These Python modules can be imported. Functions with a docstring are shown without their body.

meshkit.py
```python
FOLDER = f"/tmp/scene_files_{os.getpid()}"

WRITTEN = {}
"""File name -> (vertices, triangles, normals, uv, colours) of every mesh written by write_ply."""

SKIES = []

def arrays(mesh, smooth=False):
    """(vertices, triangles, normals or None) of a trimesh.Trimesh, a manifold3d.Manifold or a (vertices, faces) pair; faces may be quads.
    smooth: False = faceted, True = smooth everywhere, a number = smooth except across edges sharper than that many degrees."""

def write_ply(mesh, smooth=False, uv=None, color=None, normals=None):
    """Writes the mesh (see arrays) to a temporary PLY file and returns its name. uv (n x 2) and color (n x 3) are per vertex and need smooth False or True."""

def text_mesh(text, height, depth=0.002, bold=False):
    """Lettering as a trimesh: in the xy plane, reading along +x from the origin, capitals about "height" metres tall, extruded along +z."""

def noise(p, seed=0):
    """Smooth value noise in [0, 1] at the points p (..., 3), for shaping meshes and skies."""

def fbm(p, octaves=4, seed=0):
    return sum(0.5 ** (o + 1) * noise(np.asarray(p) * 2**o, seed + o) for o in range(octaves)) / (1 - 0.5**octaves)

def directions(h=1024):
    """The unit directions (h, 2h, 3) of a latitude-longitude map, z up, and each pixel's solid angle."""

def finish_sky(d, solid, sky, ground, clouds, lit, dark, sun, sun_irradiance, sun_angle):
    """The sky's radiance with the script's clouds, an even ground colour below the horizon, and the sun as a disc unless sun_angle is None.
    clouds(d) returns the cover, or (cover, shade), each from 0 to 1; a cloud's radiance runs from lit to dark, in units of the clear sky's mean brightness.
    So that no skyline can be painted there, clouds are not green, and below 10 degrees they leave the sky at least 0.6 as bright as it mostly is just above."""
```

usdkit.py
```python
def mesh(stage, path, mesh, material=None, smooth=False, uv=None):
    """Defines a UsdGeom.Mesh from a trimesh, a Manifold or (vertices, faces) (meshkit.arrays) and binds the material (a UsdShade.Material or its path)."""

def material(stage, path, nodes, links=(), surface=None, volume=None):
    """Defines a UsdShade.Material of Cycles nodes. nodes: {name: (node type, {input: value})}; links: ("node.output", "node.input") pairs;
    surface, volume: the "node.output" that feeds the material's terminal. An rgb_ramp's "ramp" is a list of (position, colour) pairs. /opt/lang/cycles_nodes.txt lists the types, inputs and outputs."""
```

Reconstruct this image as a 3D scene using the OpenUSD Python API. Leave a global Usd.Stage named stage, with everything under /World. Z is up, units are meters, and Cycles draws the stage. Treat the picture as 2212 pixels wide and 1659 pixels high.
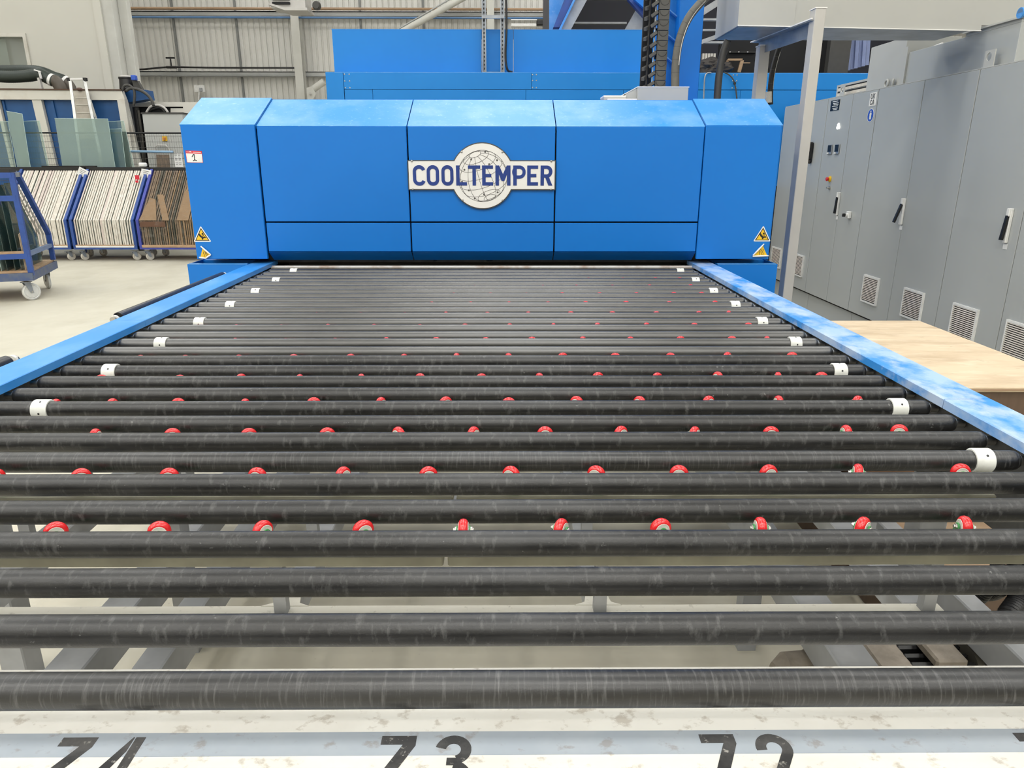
import math, random
import numpy as np, trimesh, usdkit, meshkit
from shapely.geometry import Polygon, LineString, Point, box as sbox
from shapely import affinity
from shapely.ops import unary_union
from pxr import Usd, UsdGeom, UsdLux, UsdShade, Gf, Sdf

stage = Usd.Stage.CreateInMemory()
UsdGeom.SetStageUpAxis(stage, UsdGeom.Tokens.z)
UsdGeom.SetStageMetersPerUnit(stage, 1.0)
UsdGeom.Xform.Define(stage, '/World')
UsdGeom.Scope.Define(stage, '/World/Looks')
random.seed(7)
rng = np.random.default_rng(7)

# ------------------------------------------------------------------ camera
W, H = 2212, 1659
FPX, YAW, PITCH, ROLL, CZ = 1539.18, 0.0081, 0.3019, 0.0011, 1.5725
cy, sy, cp, sp = math.cos(YAW), math.sin(YAW), math.cos(PITCH), math.sin(PITCH)
FWD = np.array([sy*cp, cy*cp, -sp]); RGT = np.array([cy, -sy, 0.0]); UPV = np.cross(RGT, FWD)
R2 = math.cos(ROLL)*RGT + math.sin(ROLL)*UPV
U2 = -math.sin(ROLL)*RGT + math.cos(ROLL)*UPV
EYE = np.array([0.0, 0.0, CZ])
cam = UsdGeom.Camera.Define(stage, '/World/Camera')
cam.CreateHorizontalApertureAttr(36.0)
cam.CreateVerticalApertureAttr(36.0*H/W)
cam.CreateFocalLengthAttr(36.0*FPX/W)
cam.CreateClippingRangeAttr(Gf.Vec2f(0.05, 200))
cam.CreateExposureAttr(0.05)
M = Gf.Matrix4d(*R2, 0, *U2, 0, *(-FWD), 0, *EYE, 1)
cam.AddTransformOp().Set(M)

def at(px, py, y=None, z=None, x=None):
    """the point of the place that the photograph shows at this pixel, on the plane y=, z= or x="""
    d = FWD + R2*(px-W/2)/FPX + U2*(H/2-py)/FPX
    if y is not None: return EYE + d*y/d[1]
    if z is not None: return EYE + d*(z-CZ)/d[2]
    return EYE + d*x/d[0]

# ------------------------------------------------------------------ light: roof lights and rows of lamps under the roof
def rect_light(name, x, y, z, w, l, inten, col):
    L = UsdLux.RectLight.Define(stage, '/World/' + name)
    L.CreateWidthAttr(w); L.CreateHeightAttr(l); L.CreateIntensityAttr(inten)
    L.CreateColorAttr(Gf.Vec3f(*col))
    L.AddTranslateOp().Set(Gf.Vec3d(x, y, z))
LAMP, ROOF, FILL = 33.0, 3.4, 0.5
k = 0
for lx in (-13.2, -10.2, -7.2, -4.2, -1.15, 1.25, 4.3, 8.0):
    for ly, pw in ((-9, 1.0), (-5, 1.7), (-1, 1.8), (5.2, 1.25), (9.2, 0.7), (13.5, 0.55), (18, 0.8), (21, 0.3)):
        rect_light('roof_lamp_light_%03d' % k, lx, ly, 7.45, 0.32, 1.25, LAMP*pw, (1.0, 0.97, 0.91)); k += 1
for i, lx in enumerate((-11.5, -5.6, 0.0, 5.8)):
    rect_light('rooflight_%03d' % i, lx, 5.0, 8.2, 1.4, 31.0, ROOF, (0.95, 0.98, 1.0))
# added unseen fill lights: one behind the camera, one at the left wall
def fill_light(name, loc, rot, w, h, inten, col):
    L = UsdLux.RectLight.Define(stage, '/World/' + name)
    L.CreateWidthAttr(w); L.CreateHeightAttr(h); L.CreateIntensityAttr(inten); L.CreateColorAttr(Gf.Vec3f(*col))
    L.AddTranslateOp().Set(Gf.Vec3d(*loc)); L.AddRotateXYZOp().Set(Gf.Vec3f(*rot))
fill_light('front_fill_light', (-4.0, -10.9, 2.6), (90, 0, 0), 6.0, 5.0, FILL, (0.96, 0.98, 1.0))
fill_light('left_fill_light', (-15.9, 3.0, 4.2), (90, 0, -90), 12.0, 2.2, FILL, (0.96, 0.98, 1.0))

# ------------------------------------------------------------------ materials
MATS = {}
def mat(name, c, rough=0.5, c2=None, scale=4.0, stretch=(1, 1, 1), lo=0.35, hi=0.65, metallic=0.0, spec=0.5, bump=0.0, bscale=None, detail=4.0, rvar=0.0, coat=0.0):
    """painted or plain surface: two colours mixed by noise, roughness, fine relief"""
    if name in MATS: return MATS[name]
    c2 = c2 if c2 is not None else tuple(v*0.86 for v in c)
    n = {'g': ('geometry', {}), 'm': ('mapping', {'scale': tuple(scale*s for s in stretch)}),
         'n': ('noise_texture', {'scale': 1.0, 'detail': detail, 'roughness': 0.6}),
         'r': ('rgb_ramp', {'ramp': [(lo, c2), (hi, c)]}),
         'p': ('principled_bsdf', {'roughness': rough, 'metallic': metallic, 'specular_ior_level': spec, 'coat_weight': coat})}
    l = [('g.position', 'm.vector'), ('m.vector', 'n.vector'), ('n.fac', 'r.fac'), ('r.color', 'p.base_color')]
    if rvar:
        n['mr'] = ('map_range', {'from_min': 0.3, 'from_max': 0.7, 'to_min': rough-rvar, 'to_max': rough+rvar})
        l += [('n.fac', 'mr.value'), ('mr.result', 'p.roughness')]
    if bump:
        n['n2'] = ('noise_texture', {'scale': bscale or 60.0, 'detail': 3.0})
        n['b'] = ('bump', {'strength': bump, 'distance': 0.004})
        l += [('g.position', 'n2.vector'), ('n2.fac', 'b.height'), ('b.normal', 'p.normal')]
    MATS[name] = usdkit.material(stage, '/World/Looks/' + name, n, l, surface='p.BSDF')
    return MATS[name]

def layered(name, base, layers, rough=0.5, spec=0.5, metallic=0.0, ior=1.5, bump=0.0, bscale=80.0):
    """base colour under several noise-shaped layers: (colour, scale, stretch, lo, hi, amount, detail)"""
    n = {'g': ('geometry', {}), 'c0': ('color', {'value': base}), 'p': ('principled_bsdf', {'roughness': rough, 'specular_ior_level': spec, 'metallic': metallic, 'ior': ior})}
    l, prev = [], 'c0.color'
    for i, (col, sc, st, lo, hi, amt, det) in enumerate(layers):
        n['m%d' % i] = ('mapping', {'scale': tuple(sc*s for s in st), 'location': (3.1*i, 1.7*i, 0.9*i)})
        n['n%d' % i] = ('noise_texture', {'scale': 1.0, 'detail': det, 'roughness': 0.62})
        n['r%d' % i] = ('map_range', {'from_min': lo, 'from_max': hi, 'to_min': 0.0, 'to_max': amt, 'clamp': True})
        n['x%d' % i] = ('mix_color', {'b': col})
        l += [('g.position', 'm%d.vector' % i), ('m%d.vector' % i, 'n%d.vector' % i), ('n%d.fac' % i, 'r%d.value' % i), ('r%d.result' % i, 'x%d.fac' % i), (prev, 'x%d.a' % i)]
        prev = 'x%d.result' % i
    l.append((prev, 'p.base_color'))
    if bump:
        n['nb'] = ('noise_texture', {'scale': bscale, 'detail': 3.0}); n['b'] = ('bump', {'strength': bump, 'distance': 0.003})
        l += [('g.position', 'nb.vector'), ('nb.fac', 'b.height'), ('b.normal', 'p.normal')]
    MATS[name] = usdkit.material(stage, '/World/Looks/' + name, n, l, surface='p.BSDF')
    return MATS[name]

def srgb(r, g, b):
    f = lambda v: (v/255/12.92) if v/255 <= 0.04045 else ((v/255+0.055)/1.055)**2.4
    return (f(r), f(g), f(b))

BLUE = mat('blue_paint', (0.003, 0.170, 0.600), 0.36, spec=0.35, c2=(0.003, 0.160, 0.575), scale=1.3, bump=0.012, bscale=350)
BLUE2 = mat('blue_panel_paint', (0.006, 0.200, 0.590), 0.42, spec=0.35, c2=(0.005, 0.188, 0.560), scale=1.1)
BLUED = layered('blue_paint_dusty', (0.030, 0.240, 0.640), [((0.40, 0.55, 0.78), 5, (1, 1, 1), 0.42, 0.72, 0.24, 5), ((0.50, 0.66, 0.84), 40, (1, 1, 1), 0.60, 0.78, 0.40, 6), ((0.03, 0.05, 0.10), 60, (1, 1, 1), 0.72, 0.80, 0.6, 3)], rough=0.40, bump=0.05, bscale=120)
RAILL = layered('rail_paint', (0.030, 0.235, 0.640), [((0.20, 0.42, 0.74), 5, (1, 0.5, 1), 0.40, 0.75, 0.6, 4), ((0.02, 0.10, 0.3), 90, (1, 1, 1), 0.74, 0.80, 0.6, 3)], rough=0.38)
RAILR = layered('rail_paint_worn', (0.030, 0.235, 0.640), [((0.42, 0.54, 0.72), 7, (1, 0.7, 1), 0.42, 0.58, 0.70, 8), ((0.50, 0.56, 0.66), 13, (1, 0.6, 1), 0.48, 0.62, 0.55, 8), ((0.03, 0.05, 0.08), 70, (1, 1, 1), 0.73, 0.78, 0.8, 3)], rough=0.42)
RACKBLUE = mat('rack_blue_paint', (0.020, 0.070, 0.300), 0.45, c2=(0.018, 0.055, 0.22), scale=8)
RACKBLUE2 = mat('rack_violet_blue_paint', (0.045, 0.06, 0.34), 0.45, scale=8)
MACHBLUE = mat('machine_panel_blue', (0.012, 0.085, 0.260), 0.45, scale=3)
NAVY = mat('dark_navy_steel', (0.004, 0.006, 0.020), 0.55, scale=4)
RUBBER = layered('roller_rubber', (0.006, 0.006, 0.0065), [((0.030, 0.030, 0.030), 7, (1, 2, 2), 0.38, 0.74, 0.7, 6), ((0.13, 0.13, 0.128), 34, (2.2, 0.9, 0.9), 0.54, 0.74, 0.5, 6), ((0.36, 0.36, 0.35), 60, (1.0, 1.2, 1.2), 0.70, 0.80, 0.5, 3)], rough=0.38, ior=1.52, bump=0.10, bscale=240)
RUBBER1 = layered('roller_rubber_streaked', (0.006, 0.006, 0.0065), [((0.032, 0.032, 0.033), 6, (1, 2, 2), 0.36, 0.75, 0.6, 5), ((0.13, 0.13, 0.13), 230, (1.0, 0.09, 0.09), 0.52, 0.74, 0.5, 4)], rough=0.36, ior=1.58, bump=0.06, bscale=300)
RUBBERF = layered('roller_rubber_far_sheen', (0.016, 0.016, 0.016), [((0.055, 0.055, 0.054), 5, (1, 2, 2), 0.36, 0.72, 0.7, 5)], rough=0.36, ior=1.85)  # paler grey base stands in for grazing light on the far rollers
RUBBERS = mat('spare_roller_rubber', (0.016, 0.016, 0.021), 0.32, c2=(0.024, 0.024, 0.029), scale=20, spec=0.5)
BLACK = mat('black_plastic', (0.010, 0.010, 0.011), 0.45, scale=20)
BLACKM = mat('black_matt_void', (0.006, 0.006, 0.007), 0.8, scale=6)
DARKST = mat('dirty_side_steel', (0.085, 0.085, 0.082), 0.55, c2=(0.035, 0.035, 0.034), scale=14, lo=0.3, hi=0.7)
COLLAR = mat('white_nylon', (0.74, 0.75, 0.71), 0.42, c2=(0.62, 0.63, 0.59), scale=25)
STEEL = mat('bright_steel', (0.55, 0.54, 0.52), 0.32, c2=(0.42, 0.40, 0.37), scale=40, metallic=1.0)
STEELR = layered('rust_marked_steel', (0.55, 0.55, 0.55), [((0.30, 0.19, 0.13), 5, (1, 1, 1), 0.48, 0.66, 0.8, 4)], rough=0.4, metallic=0.2)
RED = mat('red_polyurethane', (0.640, 0.018, 0.022), 0.22, c2=(0.58, 0.014, 0.018), scale=60, spec=0.6)
HUBW = mat('caster_hub_white', (0.70, 0.68, 0.62), 0.4, scale=60)
GREEN = mat('caster_green_paint', (0.035, 0.280, 0.070), 0.33, c2=(0.03, 0.23, 0.055), scale=60)
CREAM = layered('cream_painted_plate', (0.70, 0.685, 0.635), [((0.60, 0.575, 0.52), 6, (1, 1, 1), 0.45, 0.7, 0.6, 6), ((0.33, 0.28, 0.22), 34, (1, 1.3, 1), 0.565, 0.66, 0.6, 9), ((0.42, 0.16, 0.04), 7, (1, 1, 1), 0.74, 0.80, 0.9, 5)], rough=0.45, bump=0.05)
STRIPE = layered('blue_grey_stripe_paint', (0.285, 0.325, 0.370), [((0.36, 0.39, 0.42), 7, (1, 1, 1), 0.4, 0.7, 0.6, 6), ((0.20, 0.18, 0.16), 34, (1, 1.3, 1), 0.57, 0.66, 0.6, 9)], rough=0.45)
INK = layered('worn_black_stencil', (0.022, 0.022, 0.023), [((0.45, 0.44, 0.40), 95, (1, 1, 1), 0.60, 0.68, 0.7, 6), ((0.10, 0.095, 0.09), 25, (1, 1, 1), 0.4, 0.7, 0.6, 4)], rough=0.55)
BEAM = layered('off_white_beam', (0.72, 0.70, 0.62), [((0.35, 0.33, 0.28), 60, (1, 1, 1), 0.60, 0.72, 0.6, 6)], rough=0.5)
OLIVE = mat('beam_shade_olive', (0.30, 0.29, 0.22), 0.5, c2=(0.22, 0.21, 0.16), scale=9)  # shade on the beam fronts painted in as a dull olive
GREYP = mat('grey_frame_paint', (0.36, 0.37, 0.39), 0.45, c2=(0.29, 0.30, 0.31), scale=7)
CAB = mat('cabinet_grey_paint', (0.40, 0.415, 0.41), 0.36, c2=(0.385, 0.40, 0.395), scale=1.5, bump=0.01, bscale=500)
CABL = mat('light_cabinet_grey', (0.47, 0.475, 0.455), 0.42, c2=(0.45, 0.455, 0.435), scale=2)
DUCT = mat('trunking_grey_paint', (0.43, 0.43, 0.41), 0.40, c2=(0.415, 0.415, 0.395), scale=2)
POST = mat('post_grey_paint', (0.50, 0.485, 0.46), 0.45, c2=(0.47, 0.455, 0.43), scale=5)
POSTD = mat('dark_joint_grey', (0.20, 0.205, 0.20), 0.5, scale=3)
STEELG = mat('galvanised_channel', (0.36, 0.39, 0.43), 0.38, c2=(0.26, 0.28, 0.31), scale=6, metallic=0.5)
WHITEP = mat('white_plastic', (0.78, 0.78, 0.76), 0.4, scale=20)
SIGNW = mat('sign_white', (0.80, 0.79, 0.77), 0.35, c2=(0.76, 0.75, 0.735), scale=6)
SIGNB = mat('sign_lettering_blue', (0.010, 0.040, 0.235), 0.4, scale=10)
SIGNG = mat('sign_line_grey', (0.10, 0.095, 0.09), 0.5, scale=10)
SIGNE = mat('sign_edge_bronze', (0.075, 0.075, 0.07), 0.4, scale=10)
YELLOW = mat('sticker_yellow', (0.83, 0.52, 0.025), 0.4, scale=10)
PRED = mat('label_red', (0.62, 0.020, 0.045), 0.4, scale=10)
STBLUE = mat('sticker_blue', (0.03, 0.10, 0.52), 0.4, scale=10)
PAPER = mat('white_paper', (0.80, 0.80, 0.78), 0.7, scale=10)
CONC = layered('concrete_floor', (0.535, 0.505, 0.415), [((0.44, 0.41, 0.325), 1.1, (1, 1, 1), 0.42, 0.66, 0.7, 6), ((0.60, 0.575, 0.49), 3.5, (1, 0.6, 1), 0.5, 0.75, 0.5, 6), ((0.20, 0.18, 0.15), 26, (1, 1, 1), 0.69, 0.76, 0.5, 4)], rough=0.55, bump=0.03, bscale=40)
WALLW = mat('white_wall_paint', (0.60, 0.585, 0.525), 0.6, c2=(0.585, 0.57, 0.51), scale=0.7)
CLAD = mat('cladding_grey_white', (0.63, 0.62, 0.585), 0.45, c2=(0.60, 0.59, 0.555), scale=1.5)
STRUCT = mat('structural_steel_paint', (0.56, 0.555, 0.515), 0.5, c2=(0.50, 0.495, 0.455), scale=2)
PURLIN = mat('purlin_grey', (0.40, 0.41, 0.40), 0.5, scale=2)
COPPER = mat('copper_brown_pipe', (0.36, 0.235, 0.14), 0.45, scale=3)
PIPEB = mat('blue_air_pipe', (0.09, 0.20, 0.40), 0.45, scale=3)
ROOFM = mat('roof_lining', (0.72, 0.72, 0.70), 0.7, scale=1)
PLY = layered('plywood', (0.58, 0.465, 0.325), [((0.40, 0.295, 0.19), 6, (0.5, 1.6, 1), 0.44, 0.68, 0.7, 8), ((0.68, 0.58, 0.44), 14, (0.4, 1.5, 1), 0.52, 0.70, 0.6, 6), ((0.22, 0.15, 0.09), 34, (0.4, 1.2, 1), 0.64, 0.74, 0.6, 6)], rough=0.6)
PLYD = mat('brown_faced_board', (0.115, 0.070, 0.045), 0.45, c2=(0.09, 0.054, 0.034), scale=5, stretch=(6, 6, 1))
WOOD = mat('timber_strip', (0.46, 0.31, 0.18), 0.6, c2=(0.33, 0.21, 0.12), scale=6, stretch=(1, 4, 4))
CARD = mat('cardboard', (0.36, 0.25, 0.16), 0.8, c2=(0.31, 0.21, 0.13), scale=8)
HARP = mat('divider_coating', (0.66, 0.63, 0.56), 0.5, c2=(0.55, 0.50, 0.43), scale=16)
HARPB = mat('divider_brown', (0.27, 0.20, 0.145), 0.5, c2=(0.17, 0.13, 0.10), scale=16)
MACHW = layered('dirty_white_machine_paint', (0.62, 0.60, 0.54), [((0.40, 0.33, 0.25), 2.2, (1, 1, 1), 0.5, 0.75, 0.5, 6)], rough=0.5)
MACHD = mat('stained_slab', (0.55, 0.51, 0.44), 0.7, c2=(0.40, 0.36, 0.30), scale=5)
HOSEG = mat('dark_green_hose', (0.028, 0.040, 0.034), 0.42, c2=(0.020, 0.028, 0.024), scale=30, stretch=(3, 1, 1))
HOSEGR = mat('grey_brown_hose', (0.105, 0.098, 0.082), 0.5, c2=(0.085, 0.08, 0.068), scale=18)
HOSEDK = mat('dark_grey_hose', (0.052, 0.050, 0.046), 0.5, scale=18)
CHAIN = mat('drag_chain_plastic', (0.070, 0.068, 0.062), 0.5, c2=(0.058, 0.056, 0.052), scale=12)
ALU = mat('aluminium', (0.60, 0.60, 0.58), 0.38, c2=(0.5, 0.5, 0.48), scale=10, metallic=0.7)
DUSTY = mat('dusty_casting', (0.30, 0.26, 0.215), 0.75, c2=(0.22, 0.19, 0.155), scale=22)
AMBER = mat('orange_plastic', (0.60, 0.22, 0.05), 0.4, scale=20)

def glass(name, tint, mixf=0.35, rough=0.03, body=(0.1, 0.2, 0.17), bodyamt=0.15):
    n = {'t': ('transparent_bsdf', {'color': tint}), 'gl': ('glossy_bsdf', {'color': (0.9, 0.95, 0.93), 'roughness': rough}),
         'f': ('fresnel', {'IOR': 1.5}), 'd': ('diffuse_bsdf', {'color': body}), 'm1': ('mix_closure', {}), 'm2': ('mix_closure', {'fac': bodyamt})}
    l = [('f.fac', 'm1.fac'), ('t.BSDF', 'm1.closure1'), ('gl.BSDF', 'm1.closure2'), ('m1.closure', 'm2.closure1'), ('d.BSDF', 'm2.closure2')]
    MATS[name] = usdkit.material(stage, '/World/Looks/' + name, n, l, surface='m2.closure')
    return MATS[name]
GLASS = glass('clear_green_glass', (0.86, 0.93, 0.91), body=(0.26, 0.36, 0.34), bodyamt=0.15)
GLASSD = glass('stacked_green_glass', (0.80, 0.90, 0.86), body=(0.42, 0.54, 0.49), bodyamt=0.88)
GLASST = glass('obscured_green_glass', (0.72, 0.82, 0.80), rough=0.3, body=(0.36, 0.46, 0.43), bodyamt=0.5)
WGLASS = glass('window_glass', (0.9, 0.93, 0.93), body=(0.3, 0.3, 0.3), bodyamt=0.03)
FILM = usdkit.material(stage, '/World/Looks/clear_stretch_film', {'t': ('transparent_bsdf', {'color': (0.93, 0.92, 0.90)}), 'gl': ('glossy_bsdf', {'color': (0.9, 0.9, 0.9), 'roughness': 0.18, }), 'm': ('mix_closure', {}), 'g': ('geometry', {}), 'mp': ('mapping', {'scale': (5, 9, 14)}), 'n': ('noise_texture', {'scale': 1.0, 'detail': 4.0, 'distortion': 2.0}), 'r': ('map_range', {'from_min': 0.5, 'from_max': 0.75, 'to_min': 0.005, 'to_max': 0.10, 'clamp': True})}, [('g.position', 'mp.vector'), ('mp.vector', 'n.vector'), ('n.fac', 'r.value'), ('r.result', 'm.fac'), ('t.BSDF', 'm.closure1'), ('gl.BSDF', 'm.closure2')], surface='m.closure')
def emitter(name, col, s):
    MATS[name] = usdkit.material(stage, '/World/Looks/' + name, {'e': ('emission', {'color': col, 'strength': s})}, [], surface='e.emission')
    return MATS[name]
DAYLIT = emitter('daylit_window', (0.80, 0.93, 1.0), 1.5)
PILOT = emitter('lit_pilot_lamp', (1.0, 1.0, 0.97), 3.0)
TUBE = emitter('lit_fluorescent_tube', (1.0, 0.97, 0.88), 1.2)

# ------------------------------------------------------------------ mesh helpers
def cat(ms): return trimesh.util.concatenate(list(ms))
def box(x0, x1, y0, y1, z0, z1, ch=0.0):
    x0, x1 = sorted((x0, x1)); y0, y1 = sorted((y0, y1)); z0, z1 = sorted((z0, z1))
    if ch <= 0:
        m = trimesh.creation.box((x1-x0, y1-y0, z1-z0)); m.apply_translation(((x0+x1)/2, (y0+y1)/2, (z0+z1)/2)); return m
    ch = min(ch, (x1-x0)*0.45, (y1-y0)*0.45, (z1-z0)*0.45)
    pts = []
    for sx, ax in ((x0, 1), (x1, -1)):
        for sy_, ay in ((y0, 1), (y1, -1)):
            for sz, az in ((z0, 1), (z1, -1)):
                pts += [(sx+ax*ch, sy_+ay*ch, sz), (sx+ax*ch, sy_, sz+az*ch), (sx, sy_+ay*ch, sz+az*ch)]
    return trimesh.PointCloud(pts).convex_hull
def frame_of(d):
    d = np.asarray(d, float); d = d/np.linalg.norm(d)
    a = np.array([0, 0, 1.0]) if abs(d[2]) < 0.9 else np.array([1.0, 0, 0])
    u = np.cross(a, d); u /= np.linalg.norm(u)
    return d, u, np.cross(d, u)
def bar(p0, p1, w, h, up=(0, 0, 1)):
    """rectangular bar from p0 to p1, w across, h along up"""
    p0, p1 = np.asarray(p0, float), np.asarray(p1, float)
    d = (p1-p0)/np.linalg.norm(p1-p0); up = np.asarray(up, float); up = up-d*np.dot(up, d); up /= np.linalg.norm(up); s = np.cross(d, up)
    pts = [p+s*a*w/2+up*b*h/2 for p in (p0, p1) for a in (-1, 1) for b in (-1, 1)]
    return trimesh.PointCloud(pts).convex_hull
def cyl(p0, p1, r, n=24, r1=None):
    return tube([p0, p1], [r, r if r1 is None else r1], n)
def tube(pts, r, n=12, caps=True):
    pts = np.asarray(pts, float); m = len(pts); r = np.full(m, r) if np.ndim(r) == 0 else np.asarray(r, float)
    tang = np.gradient(pts, axis=0) if m > 2 else np.array([pts[1]-pts[0]]*2)
    d, u, v = frame_of(tang[0]); V = []
    for i in range(m):
        t = tang[i]/np.linalg.norm(tang[i]); u = u-t*np.dot(u, t); u /= np.linalg.norm(u); v = np.cross(t, u)
        a = np.arange(n)*2*math.pi/n
        V.append(pts[i]+r[i]*(np.cos(a)[:, None]*u+np.sin(a)[:, None]*v))
    V = np.vstack(V); F = []
    for i in range(m-1):
        for j in range(n):
            a, b = i*n+j, i*n+(j+1) % n
            F += [(a, b, b+n), (a, b+n, a+n)]
    if caps:
        c0, c1 = len(V), len(V)+1; V = np.vstack([V, pts[0], pts[-1]])
        for j in range(n):
            F += [(c0, (j+1) % n, j), (c1, (m-1)*n+j, (m-1)*n+(j+1) % n)]
    return trimesh.Trimesh(V, F, process=False)
def lathe(profile, p0, axis, n=32):
    """profile: (distance along axis, radius) pairs"""
    d, u, v = frame_of(axis); V = []; a = np.arange(n)*2*math.pi/n
    for s, r in profile:
        V.append(np.asarray(p0)+d*s+max(r, 1e-5)*(np.cos(a)[:, None]*u+np.sin(a)[:, None]*v))
    V = np.vstack(V); F = []
    for i in range(len(profile)-1):
        for j in range(n):
            x, y = i*n+j, i*n+(j+1) % n
            F += [(x, y, y+n), (x, y+n, x+n)]
    return trimesh.Trimesh(V, F, process=False)
def spline(pts, k=8):
    pts = [np.asarray(p, float) for p in pts]; P = [2*pts[0]-pts[1]]+pts+[2*pts[-1]-pts[-2]]; out = []
    for i in range(1, len(P)-2):
        for t in np.linspace(0, 1, k, endpoint=False):
            a, b, c, d = P[i-1:i+3]
            out.append(0.5*(2*b+(c-a)*t+(2*a-5*b+4*c-d)*t*t+(3*b-a-3*c+d)*t**3))
    out.append(pts[-1]); return np.array(out)
def polys(g): return [p for p in getattr(g, 'geoms', [g]) if p.geom_type == 'Polygon' and p.area > 1e-10]
def ext(shape, plane, a0, a1):
    """extrude a 2-D outline. plane 'xz': (x,z) from y=a0 to a1; 'yz': (y,z) over x; 'xy': (x,y) over z"""
    if not hasattr(shape, 'area'): shape = Polygon(shape)
    a0, a1 = sorted((a0, a1)); out = []
    for p in polys(shape):
        m = trimesh.creation.extrude_polygon(p, a1-a0, engine='earcut'); v = m.vertices.copy()
        if plane == 'xy': nv = np.c_[v[:, 0], v[:, 1], v[:, 2]+a0]; fl = False
        elif plane == 'xz': nv = np.c_[v[:, 0], v[:, 2]+a0, v[:, 1]]; fl = True
        else: nv = np.c_[v[:, 2]+a0, v[:, 0], v[:, 1]]; fl = False
        out.append(trimesh.Trimesh(nv, m.faces[:, ::-1] if fl else m.faces, process=False))
    return cat(out)
def rrect(x0, y0, x1, y1, r): return sbox(x0+r, y0+r, x1-r, y1-r).buffer(r)

# ------------------------------------------------------------------ prim helpers
ORG = {}
COUNT = {}
def numbered(parent, name):
    key = (parent, name); k = COUNT.get(key, 0); COUNT[key] = k+1
    return name if k == 0 else '%s_%03d' % (name, k)
def tag(prim, label=None, category=None, group=None, kind=None):
    p = prim.GetPrim() if hasattr(prim, 'GetPrim') else prim
    for k_, v_ in (('label', label), ('category', category), ('group', group), ('kind', kind)):
        if v_: p.SetCustomDataByKey(k_, v_)
    return p
def thing(name, label, category, loc=(0, 0, 0), group=None, kind=None):
    path = '/World/' + numbered('/World', name)
    x = UsdGeom.Xform.Define(stage, path); x.AddTranslateOp().Set(Gf.Vec3d(*map(float, loc)))
    ORG[path] = np.asarray(loc, float)
    return tag(x, label, category, group, kind)
def obj(name, mesh, m, parent=None, smooth=False, label=None, kind=None):
    """one Mesh prim, given in the coordinates of the place, under a thing or part (or /World)"""
    pp = '/World' if parent is None else str(parent.GetPath())
    path = pp + '/' + numbered(pp, name)
    o = ORG.get(pp, np.zeros(3)); ORG[path] = o
    mesh = mesh.copy(); mesh.apply_translation(-o)
    pr = usdkit.mesh(stage, path, mesh, m, smooth=smooth).GetPrim()
    return tag(pr, label, None, None, kind)
def single(name, mesh, m, label, category, group=None, smooth=False, kind=None):
    return tag(obj(name, mesh, m, None, smooth), label, category, group, kind)
def struct(name, mesh, m, parent=None, smooth=False):
    p = obj(name, mesh, m, parent, smooth)
    if parent is None: tag(p, kind='structure')
    return p
def copy_of(root, loc, label, group=None, rotz=0.0):
    name = root.GetName().rstrip('0123456789').rstrip('_')
    path = '/World/' + numbered('/World', name)
    x = UsdGeom.Xform.Define(stage, path); x.AddTranslateOp().Set(Gf.Vec3d(*map(float, loc)))
    if rotz: x.AddRotateZOp().Set(rotz)
    x.GetPrim().GetReferences().AddInternalReference(root.GetPath()); x.GetPrim().SetInstanceable(True)
    was = root.GetCustomData()
    return tag(x, label, was.get('category'), group or was.get('group'))

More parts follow.
